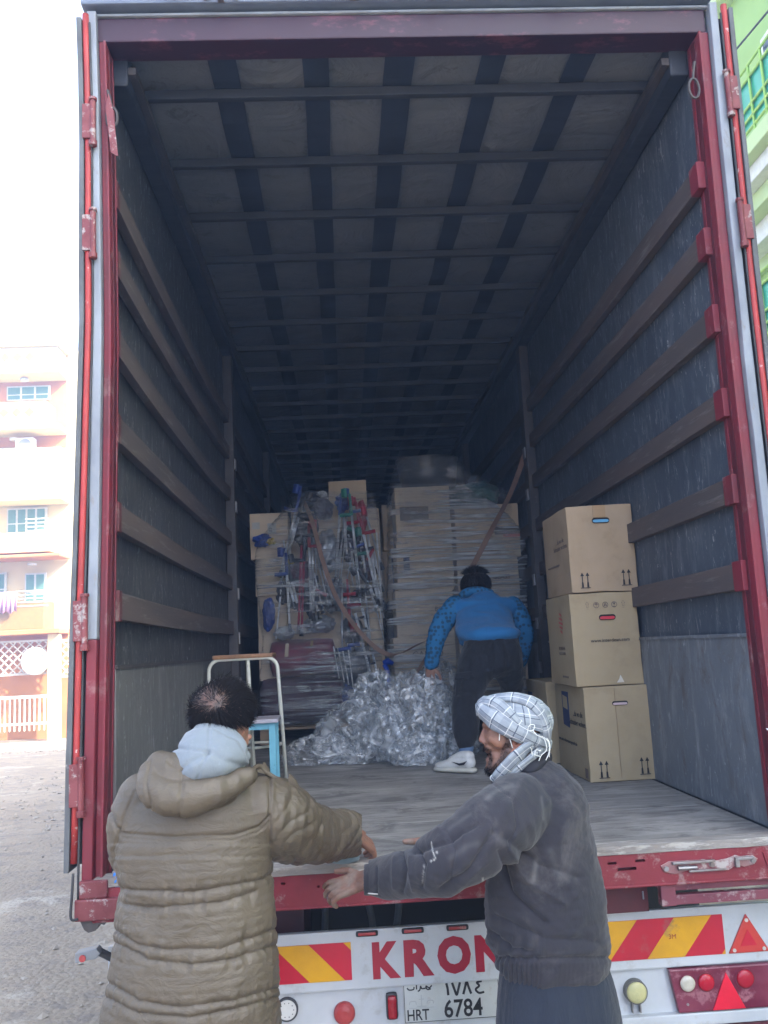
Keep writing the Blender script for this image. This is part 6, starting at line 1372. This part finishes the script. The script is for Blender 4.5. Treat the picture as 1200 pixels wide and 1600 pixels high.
def rn(px, py, s, w, d, dummy=0): p = atY(px, py, YH-s); k_ = mpp(p); return (p.x, p.y, p.z, w*k_, d*k_, 0)
# cap of cloth over the skull
q = MB(); cenp = atY(809, 1128, YH); kx = mpp(cenp); v = []; uvf = []; f = []; nu, nv = 48, 26
for j in range(nv+1):
    for i in range(nu+1):
        th = 2*pi*i/nu; p0_ = -.12+.23*max(-1, min(1, -cos(th)*1.6)); ph = p0_+(pi/2-p0_)*j/nv; r_ = 1+.06*(1-2*abs(noise.noise(Vector((cos(th)*2, sin(th)*2, ph*2.4+7)))))
        v.append((cenp.x+53*kx*cos(ph)*cos(th)*r_+0, cenp.y+.094*cos(ph)*sin(th)*r_, cenp.z+41.5*kx*sin(ph)*r_))
for j in range(nv):
    for i in range(nu):
        a_ = j*(nu+1)+i; f.append((a_, a_+1, a_+nu+2, a_+nu+1)); uvf.append([((i+a)/nu*.62, (j+c_)/nv*.22) for a, c_ in ((0, 0), (1, 0), (1, 1), (0, 1))])
q.add(v, f, 0, uvf); TB = q.build('turban', m_turb, MBn, sm=True, fix=False)
# hair gap, front knot roll, main band dipping to the back, second lighter fold above, rear roll
roll_cloth('turban_band', [rn(752, 1101, -.03, 9, 8), rn(757, 1109, .03, 12, 10), rn(775, 1124, .070, 15, 10), rn(796, 1138, .086, 14, 9), rn(820, 1150, .082, 12, 9), rn(842, 1160, .045, 11, 9), rn(853, 1163, .0, 10, 9), rn(846, 1160, -.05, 10, 9)], TB, 9, amp=.20, seed=2, fr=5)
roll_cloth('turban_band', [rn(752, 1113, -.045, 9, 8), rn(755, 1100, .0, 11, 9), rn(770, 1099, .052, 11, 9), rn(788, 1110, .078, 10, 8), rn(806, 1128, .090, 8, 7), rn(826, 1146, .082, 7, 7)], TB, 12, amp=.20, seed=5, fr=6)
roll_cloth('turban_band', [rn(760, 1096, -.03, 8, 7), rn(776, 1092, .025, 9, 7), rn(800, 1090, .05, 10, 7), rn(826, 1097, .066, 11, 7), rn(844, 1115, .068, 11, 7), rn(852, 1138, .055, 11, 8), rn(852, 1156, .03, 9, 8)], TB, 5, amp=.13, seed=8, fr=4)
roll_cloth('turban_fold', [rn(754, 1119, -.05, 6, 6), rn(752, 1108, -.02, 7, 7), rn(754, 1098, .015, 7, 7), rn(762, 1092, .035, 6, 5)], TB, 14, amp=.15, seed=12)
me = fused([[hn(795, 1118, .086, 6, .010), hn(806, 1126, .092, 7, .010, 5), hn(818, 1140, .090, 6, .008, 4)]], .004, 2); link('hair', me, m_hair, hR)
# tail of the scarf wrapped under the ear to the chin
roll_cloth('scarf_tail', [rn(846, 1163, .02, 8, 8), rn(828, 1166, .060, 15, 6), rn(812, 1180, .078, 16, 6), rn(796, 1197, .075, 14, 6), rn(782, 1212, .060, 12, 6), rn(774, 1219, .045, 8, 5)], TB, 2, amp=.14, seed=15)
roll_cloth('scarf_tail', [rn(846, 1168, .02, 8, 8), rn(834, 1180, .055, 12, 6), rn(816, 1196, .07, 9, 5), rn(796, 1212, .06, 7, 5), rn(778, 1222, .045, 4, 4)], TB, 3, amp=.14, seed=17)
m_fr = plain('white cotton fringe', (.66, .68, .66), .9)
def fringe(pts, r=.0015):
    q_ = MB(); q_.tube(bez([tuple(atY(a, b_, YH-c_)) for a, b_, c_ in pts], 5), r, 5); q_.build('fringe', m_fr, TB, sm=True)
for pts in ([(847, 1150, .08), (852, 1158, .085), (854, 1172, .085), (846, 1180, .085), (842, 1189, .085)], [(850, 1152, .075), (857, 1160, .08), (858, 1175, .08), (853, 1188, .08)], [(853, 1151, .06), (859, 1163, .07), (858, 1183, .07)],
            [(824, 1140, .10), (828, 1133, .10), (835, 1133, .10), (833, 1141, .10), (826, 1142, .10)], [(832, 1140, .10), (838, 1148, .10), (848, 1152, .095)], [(845, 1173, .088), (838, 1172, .09), (836, 1179, .09), (844, 1182, .09)],
            [(820, 1160, .088), (829, 1168, .085), (831, 1182, .082), (821, 1190, .08)], [(780, 1140, .078), (780.5, 1148, .077), (780, 1157, .076)], [(794, 1147, .085), (797, 1156, .08), (801, 1169, .078)],
            [(808, 1153, .088), (814, 1158, .087), (818, 1163, .085)], [(770, 1221, .05), (766, 1216, .05), (769, 1211, .05), (774, 1212, .055)]): fringe(pts)
# hands of the man with the scarf
Wl = atY(566, 1376, YR+.09)
hand('hand', Wl, (-.86, .35, -.30), (.15, -.75, .62), (-.15, .25, .95), m_skinB, (.21, .12, .088), MBn, L=.185, curl=(.35, .45, .55, .65), spread=.16, thumb=(.72, .35, .15), dirt=(.22, .19, .16))
Wr = atY(692, 1311, YR+.30)
hand('hand', Wr, (-.55, .2, -.75), (.1, .75, .2), (-.9, .0, .4), m_skinB, (.25, .13, .09), MBn, L=.20, curl=(.4, .4, .4, .4), thumb=(1.0, .05, .0), dirt=(.22, .19, .16))
# ------------------------------------------------------------ boy bending in the trailer
BY = empty('person', (1.75, 2.35, 0), 'boy bending over in a blue vest, patterned sleeves, black cargo trousers and white trainers', 'person', None)
tor = [[nd(757, 938, 2.80, 26, .09, 14), nd(757, 958, 2.72, 42, .11, 18), nd(757, 975, 2.62, 45, .12, 20), nd(760, 988, 2.50, 47, .15, 18), nd(767, 992, 2.42, 46, .15, 16)], [nd(718, 950, 2.76, 15, .06), nd(738, 955, 2.74, 22, .08)], [nd(797, 950, 2.76, 15, .06), nd(778, 955, 2.74, 22, .08)], [nd(735, 985, 2.55, 15, .07), nd(726, 1002, 2.5, 8, .05)]]
link('vest', fused(tor, .008, 5, lambda V, N: ridge(V, (5, 5, 16), 61.)*.006+ridge(V, (14, 14, 14), 62.)*.002), m_vest, BY)
for ch, nm in (([nd(712, 948, 2.78, 17, .07), nd(695, 968, 2.74, 17, .065), nd(684, 990, 2.70, 15, .06), nd(678, 1012, 2.70, 13, .055), nd(674, 1036, 2.70, 11, .045)], 'l'), ([nd(802, 948, 2.78, 16, .07), nd(814, 968, 2.76, 15, .06), nd(820, 990, 2.72, 14, .055), nd(818, 1012, 2.72, 12, .05), nd(812, 1032, 2.72, 11, .045)], 'r')):
    link('sleeve', fused([ch], .007, 4, lambda V, N: ridge(V, (13, 13, 20), 63.)*.005), m_pat, BY)
link('collar', fused([[nd(725, 930, 2.86, 9, .05, 7), nd(742, 924, 2.84, 18, .06, 8), nd(764, 928, 2.84, 9, .05, 8)]], .006, 3), m_pat, BY)
me = fused([[nd(743, 911, 2.92, 22, .095, 20)], [nd(741, 916, 2.97, 18, .08, 20)], [nd(738, 928, 2.95, 13, .06, 12)]], .006, 4); V = np.zeros(len(me.vertices)*3); me.vertices.foreach_get('co', V); V = V.reshape(-1, 3); Y_ = projN(V)[1]; colattr(me, np.where((Y_ < 926)[:, None], np.array((.012, .01, .012)), np.array(SKA)*.9)); hb = link('head', me, m_skinA, BY)
P_ = []; D_ = []; L_ = []; cen = Vector(nd(743, 909, 2.92, 1)[:3]); rs = random.Random(12)
while len(P_) < 3200:
    d = Vector((rs.gauss(0, 1), rs.gauss(0, 1), rs.gauss(0, 1))).normalized()
    if d.z < -.75 or (d.y > .45 and d.z < .3): continue
    p = cen+Vector((d.x*.093, d.y*.10, d.z*.090)); P_.append(p); D_.append(d*.35+Vector((d.x*.3+.1, -.1*d.y, -.55 if d.z < .6 else .1))); L_.append(rs.uniform(.025, .045))
strands('hair', P_, D_, L_, m_hair, hb, .0022, .7, 3, .6)
pan = [[nd(768, 998, 2.44, 41, .13, 18), nd(768, 1022, 2.38, 47, .14, 22), nd(768, 1040, 2.36, 44, .13, 18)],
       [nd(747, 1038, 2.36, 30, .12), nd(736, 1065, 2.32, 24, .11), nd(730, 1090, 2.26, 22, .09), nd(728, 1118, 2.22, 21.5, .08), nd(728, 1142, 2.19, 18.5, .07), nd(728, 1160, 2.16, 13, .06)],
       [nd(791, 1038, 2.40, 25, .12), nd(799, 1065, 2.48, 17, .10), nd(800, 1095, 2.62, 16, .09), nd(801, 1115, 2.78, 15, .08), nd(801, 1134, 2.95, 13, .06), nd(801, 1140, 3.0, 12, .05)]]
def pan_disp(V, N):
    X, Y_ = projN(V); d = ridge(V, (9, 9, 7), 71.)*.007+ridge(V, (20, 20, 13), 72.)*.003
    for ln in ([(772, 1000), (774, 1030), (770, 1056)], [(712, 1078), (722, 1062), (738, 1060)], [(712, 1085), (742, 1090)], [(790, 1000), (792, 1040)]): d -= .008*np.exp(-(seg_dist(X, Y_, ln)/2.)**2)
    return d
link('trousers', fused(pan, .008, 4, pan_disp), m_cargo, BY)
q = MB(); P = [atY(712, 1052, 2.24), atY(738, 1049, 2.20), atY(734, 1060, 2.19), atY(710, 1062, 2.22)]; q.slab(P, (0, .03, 0)); q.build('pocket_flap', m_cargo, BY, bevel=.004)
q = MB(); P = [atY(713, 1063, 2.24), atY(733, 1061, 2.21), atY(731, 1096, 2.17), atY(711, 1094, 2.20)]; q.slab(P, (0, .03, 0)); q.build('cargo_pocket', m_cargo, BY, bevel=.008)
me = fused([[nd(729, 1168, 2.15, 11.5, .047, 8), nd(727, 1180, 2.13, 11.5, .047, 8)]], .005, 2); link('sock', me, plain('blue grey sock', (.11, .18, .30), .9), BY)
m_wsh = M('white trainer leather', (.60, .60, .57), .45, c2=(.52, .52, .5), vs=20); m_sole = plain('off white sole', (.50, .49, .43), .6)
def trainer(px0, px1, py, Yh, Yt, parent):
    a = atZ(px1, py, .0); b_ = atZ(px0, py-3, .0); L = 1.
    def at_(t_, z, r, rs_, rz): p = a*(1-t_)+b_*t_; return (p.x, p.y, z, r, rs_, rz)
    up = [[at_(.14, .066, .042, .040, .045), at_(.3, .064, .045, .040, .046), at_(.5, .056, .044, .044, .040), at_(.7, .044, .044, .047, .032), at_(.88, .036, .040, .044, .026)], [at_(.14, .100, .037, .036, .032), at_(.32, .098, .034, .034, .030), at_(.52, .080, .034, .036, .022)]]
    sh = link('trainer', fused(up, .004, 3), m_wsh, parent)
    so_ = [[at_(.08, .019, .036, .046, .019), at_(.3, .019, .042, .048, .019), at_(.6, .019, .045, .052, .019), at_(.93, .019, .038, .048, .018)]]
    me_ = fused(so_, .004, 3); link('sole', me_, m_sole, sh)
    return sh, a, b_
sh, a, b_ = trainer(683, 742, 1209, 0, 0, BY)
dv = (b_-a); nrm = Vector((0, -1, 0)); q = MB()
def tk(t_, z): p = a+dv*t_; return Vector((p.x, p.y-.060, z))
q.slab([tk(.22, .078), tk(.30, .056), tk(.42, .050), tk(.62, .070), tk(.42, .062), tk(.32, .068)], (0, .012, 0)); q.build('side_flash', plain('black flash', (.02, .02, .03), .5), sh)
q = MB()
for i in range(4): p = a+dv*(.52+.07*i); q.tube([(p.x-.0, p.y-.035, .098-.011*i), (p.x, p.y+.03, .100-.011*i)], .004, 5)
q.build('laces', m_wsh, sh)
p = atY(800, 1148, 3.05); me = fused([[(p.x, 2.99, .05, .045, .05, .045), (p.x, 3.09, .045, .045, .06, .04), (p.x, 3.18, .03, .042, .05, .03)]], .006, 3); link('trainer', me, m_wsh, BY)
W0 = atY(672, 1042, 2.70); hand('hand', W0, (-.05, .1, -1), (-.3, -.9, 0), (.9, -.3, 0), m_skinA, SKA, BY, L=.155, curl=(.75, .8, .8, .85), vox=.003)
W0 = atY(808, 1038, 2.72); hand('hand', W0, (.1, .1, -1), (.3, -.9, 0), (-.9, -.3, 0), m_skinA, SKA, BY, L=.15, curl=(.7, .8, .8, .8), vox=.003)
# ------------------------------------------------------------ bluish haze volume, added to imitate glare veiling the lens
q = MB(); q.box(-72, 72, -72, 72, -5, 24); hz = q.mesh(); mh = bpy.data.materials.new('blue veil haze'); mh.use_nodes = True; t = NT(mh); t.n.remove(t.n['Principled BSDF'])
pv = t.a('VolumePrincipled'); pv.inputs['Color'].default_value = (.36, .56, 1, 1); pv.inputs['Density'].default_value = .0095; pv.inputs['Anisotropy'].default_value = .2
t.l.new(pv.outputs[0], [n for n in t.n if n.type == 'OUTPUT_MATERIAL'][0].inputs['Volume'])
tag(link('haze', hz, mh, None), kind='stuff')
bpy.context.view_layer.update()
